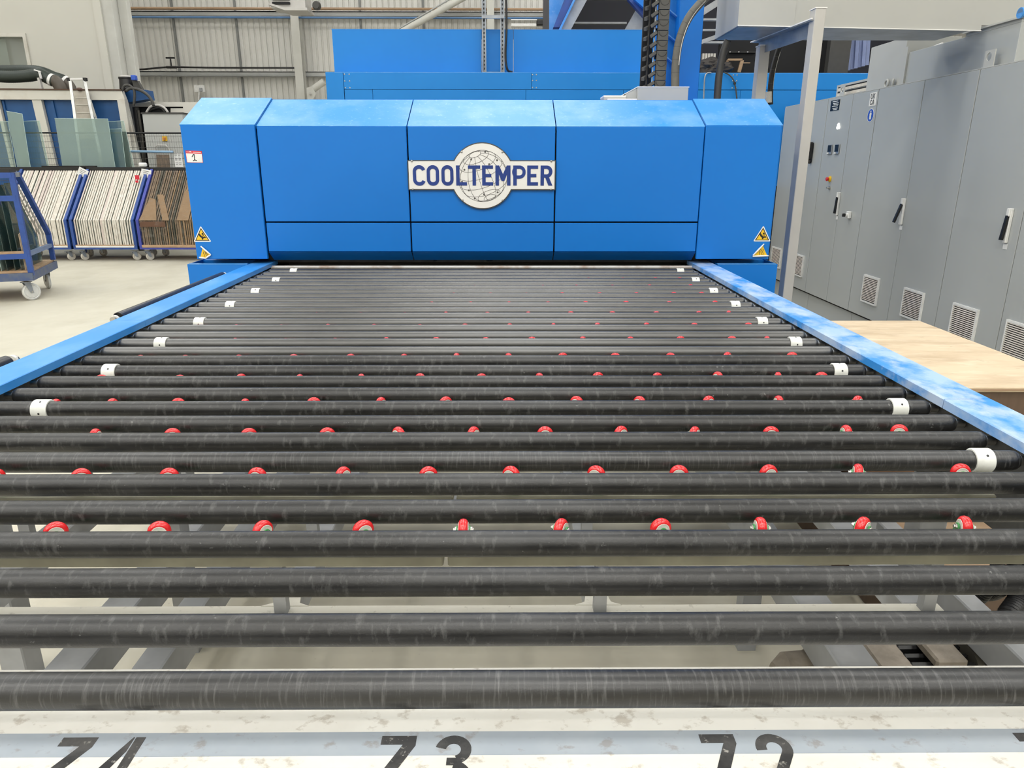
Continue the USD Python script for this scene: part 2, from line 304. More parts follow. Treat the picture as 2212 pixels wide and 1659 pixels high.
# ================================================================== the setting
struct('floor', box(-16, 13, -11, 22.6, -0.2, 0.0), CONC)
struct('ceiling', box(-16, 13, -11, 22.6, 8.3, 8.45), ROOFM)
struct('wall_left', box(-16.1, -16, -11, 22.6, 0, 8.3), WALLW)
struct('wall_right', box(13, 13.1, -11, 22.6, 0, 8.3), CLAD)
struct('wall_front', box(-16, 13, -11.1, -11, 0, 8.3), WALLW)
wb = thing('wall_back', None, None, (0, 22, 0), kind='structure')
def clad_sheet(x0, x1, y, z0, z1):
    pts, x = [], x0; pitch = 0.164
    while x < x1-1e-6:
        for dx, dy in ((0, 0), (0.105, 0), (0.119, 0.032), (0.150, 0.032)):
            if x+dx < x1: pts.append((x+dx, y+dy))
        x += pitch
    pts.append((x1, y)); n = len(pts); V = [(px_, py_, z) for z in (z0, z1) for px_, py_ in pts]
    F = []
    for i in range(n-1): F += [(i, i+1, n+i+1), (i, n+i+1, n+i)]
    return trimesh.Trimesh(np.array(V), np.array(F), process=False)
edges = [-10.95, -9.24, -7.50, -5.80, -4.05, -2.30, -0.42, 1.30, 3.0, 4.8, 6.6, 8.4, 10.2, 13.0]
for a, b in zip(edges[:-1], edges[1:]):
    obj('cladding_sheet', clad_sheet(a+0.012, b-0.012, 22.0, 0, 8.3), CLAD, wb)
obj('backing', box(-16, 13, 22.25, 22.4, 0, 8.3), BLACKM, wb)
for e in edges[1:-1]:
    if abs(e+5.80) < .1 or abs(e+.42) < .1: continue
    obj('cladding_joint', box(e-0.028, e+0.028, 21.94, 21.99, 0, 8.3), POSTD, wb)
for z in (1.9, 3.93, 5.46, 7.3):
    t = thing('trim_%d' % (1+[1.9, 3.93, 5.46, 7.3].index(z)), None, None, (0, 21.8, z), kind='structure')
    obj('purlin', cat([box(-10.95, 13, 21.78, 21.92, z+0.045, z+0.065), box(-10.95, 13, 21.78, 21.80, z-0.06, z+0.065), box(-10.95, 13, 21.78, 21.92, z-0.065, z-0.05)]), PURLIN, t)
def stanchion(n, x, w, y=21.6):
    t = thing('trim_%d' % n, None, None, (x, y, 0), kind='structure')
    obj('steel_column', cat([box(x-w/2, x+w/2, y-0.15, y-0.135, 0, 8.3), box(x-w/2, x+w/2, y+0.135, y+0.15, 0, 8.3), box(x-0.008, x+0.008, y-0.135, y+0.135, 0, 8.3)]), STRUCT, t)
    return t
stanchion(11, -5.74, 0.22); stanchion(12, -0.42, 0.19); stanchion(13, 6.0, 0.22)
t = thing('trim_14', None, None, (-8.4, 17.1, 0), kind='structure')          # column between plastered wall and cladding
obj('steel_column', cat([box(-8.70, -8.42, 17.0, 17.4, 0, 8.3, 0.01), box(-8.42, -8.22, 17.25, 17.42, 0, 8.3, 0.01)]), STRUCT, t)
obj('edge_cover', box(-8.80, -8.64, 16.95, 17.0, 0, 8.3), WALLW, t)
# plastered wall with a window into an upper office
wx0, wx1, wz0, wz1 = -12.6, -10.40, 3.52, 4.16
wp = thing('wall_inner', None, None, (-12, 17, 0), kind='structure')
obj('plaster', cat([box(-16, wx0, 17.0, 17.2, 0, 8.3), box(wx1, -8.72, 17.0, 17.2, 0, 8.3), box(wx0, wx1, 17.0, 17.2, 0, wz0), box(wx0, wx1, 17.0, 17.2, wz1, 8.3)]), WALLW, wp)
obj('return_wall', box(-11.6, -10.95, 17.2, 22.3, 0, 8.3), WALLW, wp)
w1 = thing('window_1', None, None, ((wx0+wx1)/2, 17.0, wz0), kind='structure')
fr = ext(sbox(wx0-0.05, wz0-0.05, wx1+0.05, wz1+0.05).difference(sbox(wx0+0.02, wz0+0.02, wx1-0.02, wz1-0.02)), 'xz', 16.96, 17.06)
obj('window_frame', fr, MACHW, w1)
obj('pane', box(wx0, wx1, 17.08, 17.09, wz0, wz1), WGLASS, w1)
of = thing('wall_office', None, None, (-12, 19, 3), kind='structure')
obj('office_shell', cat([box(-14, -10.9, 20.0, 20.1, 2.6, 4.5), box(-14, -13.9, 17.2, 20, 2.6, 4.5), box(-14, -10.9, 17.2, 20, 2.6, 2.7)]), WALLW, of)
obj('office_ceiling', box(-14, -10.0, 17.2, 20, 4.42, 4.5), ROOFM, of)
obj('office_beam', box(-14, -10.0, 18.6, 18.7, 3.83, 3.90), STRUCT, of)
w2 = thing('window_2', None, None, (-11.8, 19.95, 3.4), kind='structure')
wa, wb_ = at(30, 143, y=19.95)[2]-0.1, at(30, 122, y=19.95)[2]
xa, xb = at(48, 132, y=19.95)[0], at(53, 132, y=19.95)[0]
obj('pane', box(-13.8, xa, 19.93, 19.97, wa, wb_), DAYLIT, w2)
obj('pane', box(xb, -11.0, 19.93, 19.97, wa, wb_), DAYLIT, w2)
obj('window_frame', cat([box(xa, xb, 19.90, 19.98, wa, wb_), box(-13.8, -11.0, 19.90, 19.98, wb_, wb_+0.05)]), GREYP, w2)
fl = thing('office_ceiling_light', 'lit strip lamp seen through the office window high at far left', 'light', (-11.9, 18.3, 4.15))
obj('diffuser', tube([(-12.4, 18.3, 4.02), (-11.6, 18.3, 4.02)], 0.045, 12), TUBE, fl, True)
obj('housing', box(-12.45, -11.55, 18.25, 18.35, 4.07, 4.42), ROOFM, fl)

# pipes and braces on the back wall
single('copper_pipe', tube([(-10.75, 21.70, 6.4), (-10.75, 21.70, 5.66), (-10.70, 21.70, 5.58), (-10.6, 21.70, 5.57), (12, 21.70, 5.57)], 0.035, 10), COPPER, 'brown pipe running level along the upper purlin of the clad wall', 'pipe', smooth=True)
single('air_pipe', tube(np.vstack([[(-10.88, 21.62, 5.30), (-10.72, 21.62, 5.29), (-10.66, 21.62, 5.24)], [(-10.55, 21.62, 4.15), (-10.52, 21.62, 4.12)]]), 0.028, 10), PIPEB, 'thin blue air pipe dropping down the clad wall beside the grey column', 'pipe', smooth=True)
single('air_pipe', tube([(-10.7, 21.66, 5.345), (12, 21.66, 5.345)], 0.026, 8), PIPEB, 'thin blue air pipe running level under the upper purlin', 'pipe', smooth=True)
hp = thing('black_hose_line', 'black hose line with a shut-off tap along the lower purlin', 'hose', (-9.5, 21.6, 4.0))
obj('hose', tube(spline([(-10.75, 21.6, 4.03), (-10.2, 21.6, 4.02), (-9.6, 21.6, 4.07), (-9.2, 21.6, 4.085), (-8.0, 21.6, 4.07), (-5.9, 21.6, 4.07)], 4), 0.024, 8), BLACK, hp, True)
obj('tap', cat([box(-9.45, -9.15, 21.55, 21.65, 4.05, 4.11, 0.02), cyl((-9.3, 21.6, 4.1), (-9.3, 21.6, 4.32), 0.02, 8), box(-9.42, -9.18, 21.58, 21.62, 4.30, 4.34)]), BLACK, hp)
bt = thing('brace_strut', 'long off-white diagonal brace tube rising behind the upper blue housing', 'brace', at(880, 62, y=21.2))
pa, pb = at(660, 205, y=21.2), at(1035, -30, y=21.2)
obj('tube', cyl(at(868, 69, y=21.2), at(1035, -24, y=21.2), 0.085, 16), STRUCT, bt, 30)
obj('brace_cable', cyl(at(862, 62, y=21.3), at(1010, -24, y=21.3), 0.02, 8), PURLIN, bt, True)
gp = thing('wall_brace', 'short off-white brace tube with bolted plate low beside the wall column', 'brace', at(672, 200, y=21.2))
obj('tube', cyl(at(700, 176, y=21.3), at(672, 196, y=21.3), 0.09, 14), STRUCT, gp, 30)
obj('plate', ext([tuple(at(a, b, y=21.2)[[0, 2]]) for a, b in ((662, 190), (674, 186), (682, 203), (676, 216), (664, 216))], 'xz', 21.2, 21.24), STRUCT, gp)
obj('bolt', cyl(at(670, 202, y=21.2), at(670, 202, y=21.12), 0.03, 10), STEEL, gp, 30)
ht = thing('unit_heater', 'grey suspended unit heater hanging at the top of the clad wall', 'heater', at(625, 10, y=19.6))
hz0, hz1 = at(620, 23, y=19.6)[2], at(620, -60, y=19.6)[2]
obj('casing', box(-5.80, -4.95, 19.6, 20.2, hz0+0.05, hz1, 0.01), POST, ht)
obj('drip_tray', ext([(-5.85, hz0+0.13), (-5.45, hz0), (-4.90, hz0), (-4.90, hz0+0.06), (-5.45, hz0+0.06), (-5.80, hz0+0.16)], 'xz', 19.55, 20.25), POST, ht)
for i in range(4): obj('louvre', bar((-5.75, 19.58, hz0+0.16+0.1*i), (-5.32, 19.58, hz0+0.16+0.1*i), 0.05, 0.05), BLACKM, ht)
obj('fan_motor', lathe([(0, 0.0), (0, 0.09), (0.1, 0.11), (0.2, 0.08), (0.2, 0)], (-4.72, 19.9, hz0+0.15), (0, -1, 0), 16), HOSEDK, ht, 30)
bl_ = thing('batten_light', 'lit fluorescent batten with dark gear box under the wall purlin', 'light', at(1130, 42, y=21.3))
obj('reflector', box(*at(1104, 42, y=21.3)[[0]], *at(1160, 42, y=21.3)[[0]], 21.6, 21.785, at(1130, 53, y=21.3)[2], at(1130, 46, y=21.3)[2], 0.01), WHITEP, bl_)
obj('tube', cyl(at(1104, 41.5, y=21.7), at(1160, 41.5, y=21.7), 0.02, 10), TUBE, bl_, True)
obj('gear_box', box(at(1160, 42, y=21.3)[0], at(1190, 42, y=21.3)[0], 21.55, 21.785, at(1170, 50, y=21.3)[2], at(1170, 39, y=21.3)[2], 0.02), BLACK, bl_)
ws = thing('wall_switch', 'white switch plate on the cladding above the blue hood corner', 'switch', at(428, 191, y=21.8))
obj('plate', box(at(421, 191, y=21.8)[0], at(443, 191, y=21.8)[0], 21.75, 21.8, at(430, 199, y=21.8)[2], at(430, 184, y=21.8)[2]), WHITEP, ws)
obj('knob', box(at(431, 193, y=21.7)[0], at(436, 193, y=21.7)[0], 21.68, 21.76, at(430, 197, y=21.7)[2], at(430, 190, y=21.7)[2]), GREYP, ws)
obj('conduit', cyl(at(429, 216, y=21.72), at(430, 199, y=21.72), 0.02, 8), WHITEP, ws, True)

# ================================================================== the roller conveyor
AX, RAD = 0.93, 0.023
xL = lambda y: -1.408-0.0125*(y-1.9)
xR = lambda y: 1.150-0.004*(y-1.9)
ROLL_Y = [0.753, 0.875, 0.997, 1.117, 1.238, 1.359, 1.478, 1.597, 1.717, 1.835, 1.955, 2.073, 2.192, 2.312, 2.433, 2.554, 2.669, 2.790, 2.908, 3.027, 3.149, 3.266, 3.386, 3.506, 3.626, 3.743, 3.862, 3.981, 4.101, 4.22, 4.34]
cv = thing('roller_conveyor', 'long conveyor of black rollers between two blue side rails feeding the blue hood', 'conveyor', (-0.12, 0.7, 0))
for i, y in enumerate(ROLL_Y):
    a, b = xL(y), xR(y); L = b-a
    body = lathe([(0.0, 0.0), (0.0, RAD*0.80), (0.006, RAD*0.95), (0.014, RAD), (L-0.014, RAD), (L-0.006, RAD*0.95), (L, RAD*0.80), (L, 0.0)], (a, y, AX), (1, 0, 0), 40)
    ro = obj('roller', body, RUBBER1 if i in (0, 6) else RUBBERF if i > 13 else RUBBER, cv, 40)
    for e_, dx in ((a, 1), (b, -1)):
        obj('axle', lathe([(-0.028, 0.0), (-0.028, 0.011), (-0.004, 0.011), (-0.004, 0.016), (0.001, 0.016), (0.001, 0)], (e_, y, AX), (dx, 0, 0), 16), STEEL, ro, 35)
    if i % 3 == 0:
        for xc in (a+0.152, b-0.083):
            col = lathe([(-0.021, RAD-0.002), (-0.021, RAD+0.0035), (-0.019, RAD+0.005), (0.019, RAD+0.005), (0.021, RAD+0.0035), (0.021, RAD-0.002)], (xc, y, AX), (1, 0, 0), 40)
            obj('collar', col, COLLAR, ro, 40)
            th = rng.uniform(-0.1, 0.9)
            for dth in (0, 1.25) if i > 8 else (0,):
                d = np.array([0, -math.cos(th+dth), math.sin(th+dth)]); p = np.array([xc+0.002, y, AX])
                obj('grub_screw', cyl(p+d*(RAD+0.002), p+d*(RAD+0.0054), 0.0028, 10), BLACK, ro)
# side rails: a flat top with a folded inner lip, in lengths
def rail(side, y0, y1, m):
    V, n = [], 0
    if side < 0: f = lambda y: (-1.416-0.0150*(y-1.91), -1.541-0.0150*(y-1.91))
    else: f = lambda y: (1.158-0.0008*(y-1.78), 1.284-0.0008*(y-1.78))
    zt, zb, th = 0.975, 0.9495, 0.003
    prof = lambda xi, xo: [(xi, zb), (xi, zt-0.002), (xi+(0.002 if xo > xi else -0.002), zt), (xo-(0.002 if xo > xi else -0.002), zt), (xo, zt-0.002), (xo, zb-0.03), (xo-(th if xo > xi else -th), zb-0.03), (xo-(th if xo > xi else -th), zt-th), (xi+(th if xo > xi else -th), zt-th), (xi+(th if xo > xi else -th), zb)]
    mm = ext(prof(*f(y0)), 'xz', y0, y1); v = mm.vertices.copy()
    v[:, 0] += (f(y1)[0]-f(y0)[0])*(v[:, 1]-y0)/(y1-y0)
    return trimesh.Trimesh(v, mm.faces, process=False)
for y0, y1 in ((0.55, 1.30), (1.302, 2.775), (2.777, 4.58)):
    obj('side_rail', rail(-1, y0, y1, None), RAILL, cv)
for y0, y1, lb in ((0.55, 1.778, None), (1.781, 2.722, 'worn blue side rail with pale scuffed patches'), (2.724, 4.58, None)):
    obj('side_rail', rail(1, y0, y1, None), RAILR, cv, label=lb)
# side plates, uprights and base beams under the rails
for xs in (-1, 1):
    xp = -1.462 if xs < 0 else 1.182
    for y0, y1 in ((0.60, 1.776), (1.784, 2.72), (2.728, 4.30)):
        obj('side_plate', box(xp-0.004+(-0.006 if xs < 0 else 0.006), xp+0.004+(-0.006 if xs < 0 else 0.006), y0, y1, 0.72, 0.970), DARKST, cv)
    for yy in (0.72, 1.9, 3.1, 4.2):
        xo = xp-0.07 if xs < 0 else xp+0.07
        obj('upright', box(xo-0.04, xo+0.04, yy-0.04, yy+0.04, 0, 0.93, 0.004), GREYP, cv)
for xc, w, z1, m in ((-1.13, 0.10, 0.34, GREYP), (-0.905, 0.075, 0.36, GREYP), (0.86, 0.10, 0.40, GREYP), (1.28, 0.06, 0.42, GREYP)):
    obj('base_beam', box(xc-w/2, xc+w/2, 0.75, 4.3, z1-0.10, z1, 0.004), m, cv)
for yy in (0.95, 2.75, 4.2):
    obj('base_cross_beam', box(-1.5, 1.3, yy-0.04, yy+0.04, 0.12, 0.22, 0.004), GREYP, cv)
# front plate with stencilled zone marks
PZ = 0.85
fp = obj('front_plate', cat([box(-1.50, 1.26, 0.60, 0.893, PZ-0.006, PZ, 0.0015), box(-1.50, 1.26, 0.598, 0.606, PZ-0.14, PZ-0.001), box(-1.50, 1.26, 0.887, 0.893, PZ-0.06, PZ-0.001)]), CREAM, cv)
obj('painted_stripe', box(-1.49, 1.25, 0.7275, 0.767, PZ-0.001, PZ+0.0003), STRIPE, fp)
GH = 0.090
def strokes(lines, w, cap='flat', join='mitre'):
    return unary_union([LineString(l).buffer(w/2, cap_style=cap, join_style=join) for l in lines])
sw_ = 0.0135
def glyph(c):
    if c == 'Z': return Polygon([(0, GH), (0.0455, GH), (0.0455, GH-0.016), (0.0165, 0.0145), (0.0455, 0.0145), (0.0455, 0), (0, 0), (0, 0.0155), (0.029, GH-0.0145), (0, GH-0.0145)])
    if c == '4':
        g = Polygon([(0.025, GH), (0.038, GH), (0.038, 0.0325), (0.046, 0.0325), (0.046, 0.0195), (0.038, 0.0195), (0.038, 0), (0.025, 0), (0.025, 0.0195), (0, 0.0195), (0, 0.034), (0.022, GH)]).difference(Polygon([(0.014, 0.0325), (0.0245, 0.0325), (0.0245, 0.070)]))
        return g.difference(sbox(0.0235, 0.02, 0.0255, GH+1))
    if c == '3':
        a = [(0.0235+0.0165*math.cos(t), 0.0665+0.0168*math.sin(t)) for t in np.radians(np.arange(170, -80, -10))]
        b = [(0.0235+0.0175*math.cos(t), 0.0245+0.0178*math.sin(t)) for t in np.radians(np.arange(85, -171, -10))]
        return unary_union([strokes([a, b], sw_, join='round'), sbox(0.016, 0.042, 0.030, 0.0535)])
    if c == '2':
        a = [(0.0225+0.0165*math.cos(t), 0.0665+0.0168*math.sin(t)) for t in np.radians(np.arange(190, -35, -10))]
        return unary_union([strokes([a+[(0.007, 0.010)]], sw_, join='round'), sbox(0, 0, 0.044, 0.0135)])
    if c == '1': return Polygon([(0.018, 0), (0.032, 0), (0.032, GH), (0.02, GH), (0.006, GH-0.016), (0.006, GH-0.03), (0.018, GH-0.022)])
YT = 0.7595
for (xz, xd, d) in ((-0.5815, -0.512, '4'), (-0.1640, -0.0925, '3'), (0.2530, 0.3225, '2'), (0.6700, 0.742, '1')):
    for xx, c in ((xz, 'Z'), (xd, d)):
        g = affinity.translate(glyph(c), xx, YT-GH)
        obj('stencil_mark', ext(g, 'xy', PZ+0.0002, PZ+0.0007), INK, fp)

# ================================================================== lifting frame with its casters
lf = thing('caster_lift_frame', 'off-white lifting frame set with rows of red and green casters between the rollers', 'caster frame', (-0.12, 1.2, 0))
def zc(x): return 0.9275+0.0035*(x-1.0)
odd = [-1.265, -1.02, -0.83, -0.64, -0.45, -0.265, -0.08, 0.10, 0.285, 0.47, 0.66, 0.85, 0.985]
even = [-1.26, -1.105, -0.92, -0.73, -0.54, -0.355, -0.17, 0.01, 0.195, 0.375, 0.57, 0.765, 0.99]
ANG = {(0, -0.83): 32, (0, -0.64): 18, (0, -0.45): 55, (0, -0.265): 33, (0, -0.08): 90, (0, 0.10): 62, (0, 0.285): 14, (0, 0.47): 86, (0, 0.66): 42, (0, 0.85): 80,
       (1, -0.92): 28, (1, -0.73): 8, (1, -0.54): -6, (1, -0.355): 60, (1, -0.17): 16, (1, 0.01): -30, (1, 0.195): -28, (1, 0.375): -12, (1, 0.57): 12, (1, 0.765): 72, (1, 0.99): -8}
rows_y = [1.178, 1.419, 1.657, 1.895, 2.133, 2.373, 2.612, 2.850, 3.088, 3.327, 3.566, 3.803, 4.04]
for r_, yr in enumerate(rows_y):
    xs_ = odd if r_ % 2 == 0 else even
    for xb0, xb1 in ((-1.34, -0.116), (-0.108, 1.06)):
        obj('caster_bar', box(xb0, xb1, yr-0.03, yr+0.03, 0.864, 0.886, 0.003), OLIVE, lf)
    for x in xs_:
        if r_ == 0 and x in (0.985,): continue
        a = math.radians(ANG.get((r_, x), rng.uniform(-70, 100)))
        y = yr+rng.uniform(-0.006, 0.006); x_ = x+rng.uniform(-0.004, 0.004); z = zc(x)
        if (r_, x) in ANG: x_, y = x, yr
        axd = np.array([math.sin(a), -math.cos(a), 0]); fw = np.array([math.cos(a), math.sin(a), 0])
        c = np.array([x_, y, z]); R_, w = 0.0205, 0.0085
        up_ = np.array([0, 0, 1.0])
        forks = []
        for s in (-1, 1):
            o = c+axd*s*(w+0.0035)
            top = [o+up_*0.006+fw*0.006, o+up_*0.006-fw*0.006]
            pts = [o+fw*0.007*math.cos(t_)+up_*0.007*math.sin(t_) for t_ in np.linspace(0, math.pi, 7)]
            pts += [c+axd*s*(w+0.0035)+fw*(0.012+q_)+up_*(0.890-z) for q_ in (-0.011, 0.011)]
            both = [p+axd*s*dd for p in pts for dd in (-0.0012, 0.0012)]
            forks.append(trimesh.PointCloud(both).convex_hull)
        pc = c+fw*0.012; pc[2] = 0.8885
        forks.append(bar(pc-axd*(w+0.005)+up_*0.0005, pc+axd*(w+0.005)+up_*0.0005, 0.026, 0.003))
        forks.append(cyl(np.array([pc[0], pc[1], 0.885]), np.array([pc[0], pc[1], 0.8885]), 0.011, 12))
        ca = obj('caster', cat(forks), GREEN, lf)
        prof = [(-w, 0.0125), (-w, 0.0145), (-w*0.92, R_-0.004), (-w*0.6, R_-0.0012), (0, R_), (w*0.6, R_-0.0012), (w*0.92, R_-0.004), (w, 0.0145), (w, 0.0125)]
        obj('wheel', lathe(prof, c, axd, 28 if r_ < 5 else 18), RED, ca, 50)
        hubp = [(-w-0.0002, 0.0), (-w-0.0002, 0.0115), (-w-0.0008, 0.0118), (-w-0.0008, 0.0138), (w+0.0008, 0.0138), (w+0.0008, 0.0118), (w+0.0002, 0.0115), (w+0.0002, 0)]
        obj('hub', lathe(hubp, c, axd, 18 if r_ < 5 else 12), HUBW, ca, 30)
        if r_ < 7:
            obj('axle_bolt', cat([cyl(c-axd*(w+0.0105), c+axd*(w+0.0105), 0.0032, 6), cyl(c+axd*(w+0.0047), c+axd*(w+0.008), 0.0052, 6), cyl(c-axd*(w+0.0047), c-axd*(w+0.0075), 0.0052, 6)]), STEEL, ca)
LZ = 0.75
obj('front_beam', box(-1.095, 0.843, 1.118, 1.197, LZ-0.03, LZ, 0.002), BEAM, lf)
obj('rear_beam', box(-1.095, 0.843, 4.0, 4.08, LZ-0.03, LZ, 0.002), BEAM, lf)
for xc, w in ((-0.430, 0.044), (0.178, 0.044), (0.808, 0.066), (-1.062, 0.066)):
    obj('long_beam', box(xc-w/2, xc+w/2, 1.198, 4.0, LZ-0.05, LZ-0.001, 0.002), GREYP, lf)
for xc in (-0.430, 0.178):
    obj('weld_fillet', ext(Polygon([(xc-0.046, 1.194), (xc+0.046, 1.194), (xc+0.026, 1.204), (xc+0.022, 1.226), (xc-0.022, 1.226), (xc-0.026, 1.204)]), 'xy', LZ-0.004, LZ+0.001), BEAM, lf)
for yr in rows_y:
    for xc in (-1.062, -0.430, 0.178, 0.808):
        obj('bar_post', box(xc-0.012, xc+0.012, yr-0.010, yr+0.010, LZ, 0.865), GREYP, lf)
for xc in (-1.062, 0.808):
    for yy in (2.05, 3.95):
        obj('lift_leg', box(xc-0.03, xc+0.03, yy-0.03, yy+0.03, 0, LZ-0.05), GREYP, lf)

# drive motor, hoses and boxes under the right side of the conveyor
gm = thing('gear_motor', 'dusty gear motor with black cooling fins under the right side of the rollers', 'motor', (0.95, 1.62, 0))
obj('motor_body', lathe([(0, 0), (0, 0.035), (0.03, 0.062), (0.09, 0.066), (0.095, 0.069), (0.105, 0.069), (0.11, 0.066), (0.26, 0.066), (0.26, 0)], (0.735, 1.63, 0.222), (1, 0, 0), 28), DUSTY, gm, 35)
obj('gear_case', box(0.985, 1.09, 1.56, 1.71, 0.15, 0.295, 0.012), DUSTY, gm)
for i in range(5): obj('cooling_fin', box(1.075, 1.255, 1.545+0.035*i, 1.560+0.035*i, 0.16, 0.298, 0.01), BLACK, gm)
obj('terminal_box', box(1.13, 1.215, 1.56, 1.66, 0.296, 0.325, 0.006), DUSTY, gm)
obj('motor_end', lathe([(0, 0), (0, 0.06), (0.07, 0.05), (0.09, 0.02), (0.09, 0)], (1.26, 1.63, 0.25), (1, 0, 0), 20), HOSEGR, gm, 35)
obj('motor_foot', box(0.80, 1.22, 1.55, 1.72, 0.0, 0.18), GREYP, gm)
def corrugated(pts, r, pitch=0.011):
    P = spline(pts, 10); d = np.r_[0, np.cumsum(np.linalg.norm(np.diff(P, axis=0), axis=1))]
    s = np.arange(0, d[-1], pitch/4); Q = np.c_[[np.interp(s, d, P[:, k_]) for k_ in range(3)]].T
    rr = r*(1+0.12*np.array([0, 1, 1, 0])[np.arange(len(s)) % 4]-0.06)
    return tube(Q, rr, 14)
for pts, r, lb in ((((1.395, 1.97, 0.02), (1.388, 1.92, 0.25), (1.352, 1.74, 0.40), (1.34, 1.70, 0.62), (1.33, 1.74, 0.80)), 0.0165, 'black ribbed conduit nearest the brown box under the rollers'),
                   (((1.50, 1.97, 0.02), (1.46, 1.93, 0.25), (1.40, 1.74, 0.42), (1.385, 1.70, 0.62), (1.37, 1.74, 0.80)), 0.0165, 'black ribbed conduit between two others under the right rail'),
                   (((1.30, 1.62, 0.22), (1.315, 1.60, 0.32), (1.37, 1.66, 0.38), (1.445, 1.72, 0.42), (1.44, 1.70, 0.62), (1.42, 1.75, 0.80)), 0.028, 'thick black ribbed hose curling up beside the gear motor')):
    single('ribbed_hose', corrugated(pts, r), BLACK, lb, 'hose', smooth=True)
bb = thing('brown_box', 'brown flat box standing on the floor behind the hoses', 'box', (1.40, 2.25, 0))
obj('box_body', box(1.335, 1.80, 2.02, 2.41, 0, 0.30, 0.004), PLYD, bb)
obj('box_lid', box(1.33, 1.805, 2.015, 2.415, 0.30, 0.325, 0.003), CARD, bb)
# spare rollers hung outside the left rail
def spare(p0, p1, lb):
    p0, p1 = np.array(p0), np.array(p1); d = (p1-p0)/np.linalg.norm(p1-p0); L = np.linalg.norm(p1-p0)
    t = thing('spare_roller', lb, 'roller', ((p0+p1)/2)*[1, 1, 0], 'spare rollers beside the left rail')
    obj('roller_tube', lathe([(0.01, 0.0195), (0.0, 0.0205), (0, RAD*1.02), (L, RAD*1.02), (L, 0.0205), (L-0.01, 0.0195)], p0, d, 32), RUBBERS, t, 40)
    obj('roller_plug', cat([lathe([(0.012, 0), (0.012, 0.0205), (0.013, 0)], p0, d, 24), lathe([(0.012, 0), (0.012, 0.0205), (0.013, 0)], p1, -d, 24)]), BLACK, t)
    for p, s in ((p0, -1), (p1, 1)):
        br = obj('axle_bracket', cat([cyl(p-d*0.002*s, p+d*s*0.045, 0.006, 12), cyl(p+d*s*0.022, p+d*s*0.034, 0.0175, 20), box(p[0]-0.02, p[0]+0.14, p[1]+(0.045*s)-0.02, p[1]+(0.045*s)+0.02, AX-0.030, AX-0.022)]), HUBW, t, 30)
        obj('axle_bearing', lathe([(0, 0.0), (0, 0.013), (0.018, 0.013), (0.018, 0.0)], p+d*s*0.028, d*s, 16), STEEL, br, 30)
    return t
spare((-1.667, 3.02, AX+0.002), (-1.665, 4.19, AX+0.002), 'spare black roller hung outside the left rail, the one nearer the blue hood')
spare((-1.667, 1.15, AX+0.002), (-1.667, 2.305, AX+0.002), 'spare black roller outside the left rail, cut by the left edge of the picture')

# ================================================================== the blue furnace hood
YH = 4.42
fu = thing('furnace_hood', 'wide bright blue hood of panels across the far end of the roller conveyor', 'furnace', (-0.14, 4.8, 0))
def hood_panel(x0, x1, zb, zt, yf, yb, zback, m=BLUE, name='front_panel', under=None):
    g = 0.004
    prof = [(yf, zb), (yf, zt), (yf+0.02, zt), (yf+0.02, zb)]
    return obj(name, box(x0+g, x1-g, yf, yf+0.025, zb+g*0.6, zt-g*0.2, 0.003), m, fu)
cols = [(-1.895, -1.459), (-1.459, -0.580), (-0.580, 0.292), (0.292, 1.168), (1.168, 1.616)]
for i, (x0, x1) in enumerate(cols):
    outer = i in (0, 4)
    zt = 1.779 if outer else 1.772; yo = -0.008 if outer else 0.0
    if outer: hood_panel(x0-0.004, x1, 1.0, zt, YH+yo, 0, 0, name='end_panel')
    else:
        hood_panel(x0, x1, 1.225, zt, YH, 0, 0, name='front_panel')
        hood_panel(x0, x1, 1.045, 1.221, YH, 0, 0, name='lower_panel')
        zz = 1.045
        m = ext([(YH+0.001, zz), (YH+0.09, 0.985), (YH+0.09, 1.005), (YH+0.016, zz)], 'yz', x0+0.003, x1-0.003)
        obj('bevel_lip', m, BLUE, fu)
    # sloping top panel
    yb, zb = (4.785, 1.953) if outer else (4.785, 1.944)
    tp = ext([(YH+yo+0.001, zt), (yb, zb), (yb+0.004, zb-0.02), (YH+yo+0.025, zt-0.022)], 'yz', x0+(0.003 if i else -0.004), x1-(0.003 if i < 4 else -0.004))
    obj('sloping_top_panel', tp, BLUED, fu)
obj('side_cover', cat([ext([(YH, 1.0), (YH, 1.775), (4.785, 1.95), (6.1, 1.95), (6.1, 1.0)], 'yz', -1.897, -1.872)]), BLUE, fu)
obj('side_cover', cat([ext([(YH, 1.0), (YH, 1.775), (4.785, 1.95), (6.1, 1.95), (6.1, 1.0)], 'yz', 1.592, 1.618)]), BLUE, fu)
obj('top_cover', box(-1.895, 1.615, 4.787, 6.1, 1.925, 1.945), BLUE, fu)
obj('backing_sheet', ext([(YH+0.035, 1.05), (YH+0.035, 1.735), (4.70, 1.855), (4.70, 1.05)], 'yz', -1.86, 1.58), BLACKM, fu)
for x0, x1 in ((-1.952, -1.585), (1.30, 1.670)):
    obj('base_box', cat([box(x0, x1, 4.395, 4.40, 0, 0.974), box(x0, x0+0.005, 4.40, 6.1, 0, 0.974), box(x1-0.005, x1, 4.40, 6.1, 0, 0.974), box(x0, x1, 4.62, 6.1, 0.95, 0.97)]), BLUE, fu)
    obj('base_lip', box(x0+0.01 if x0 < 0 else x0, x1 if x0 < 0 else x1-0.01, 4.393, 4.412, 0.972, 0.978), BLUED, fu)
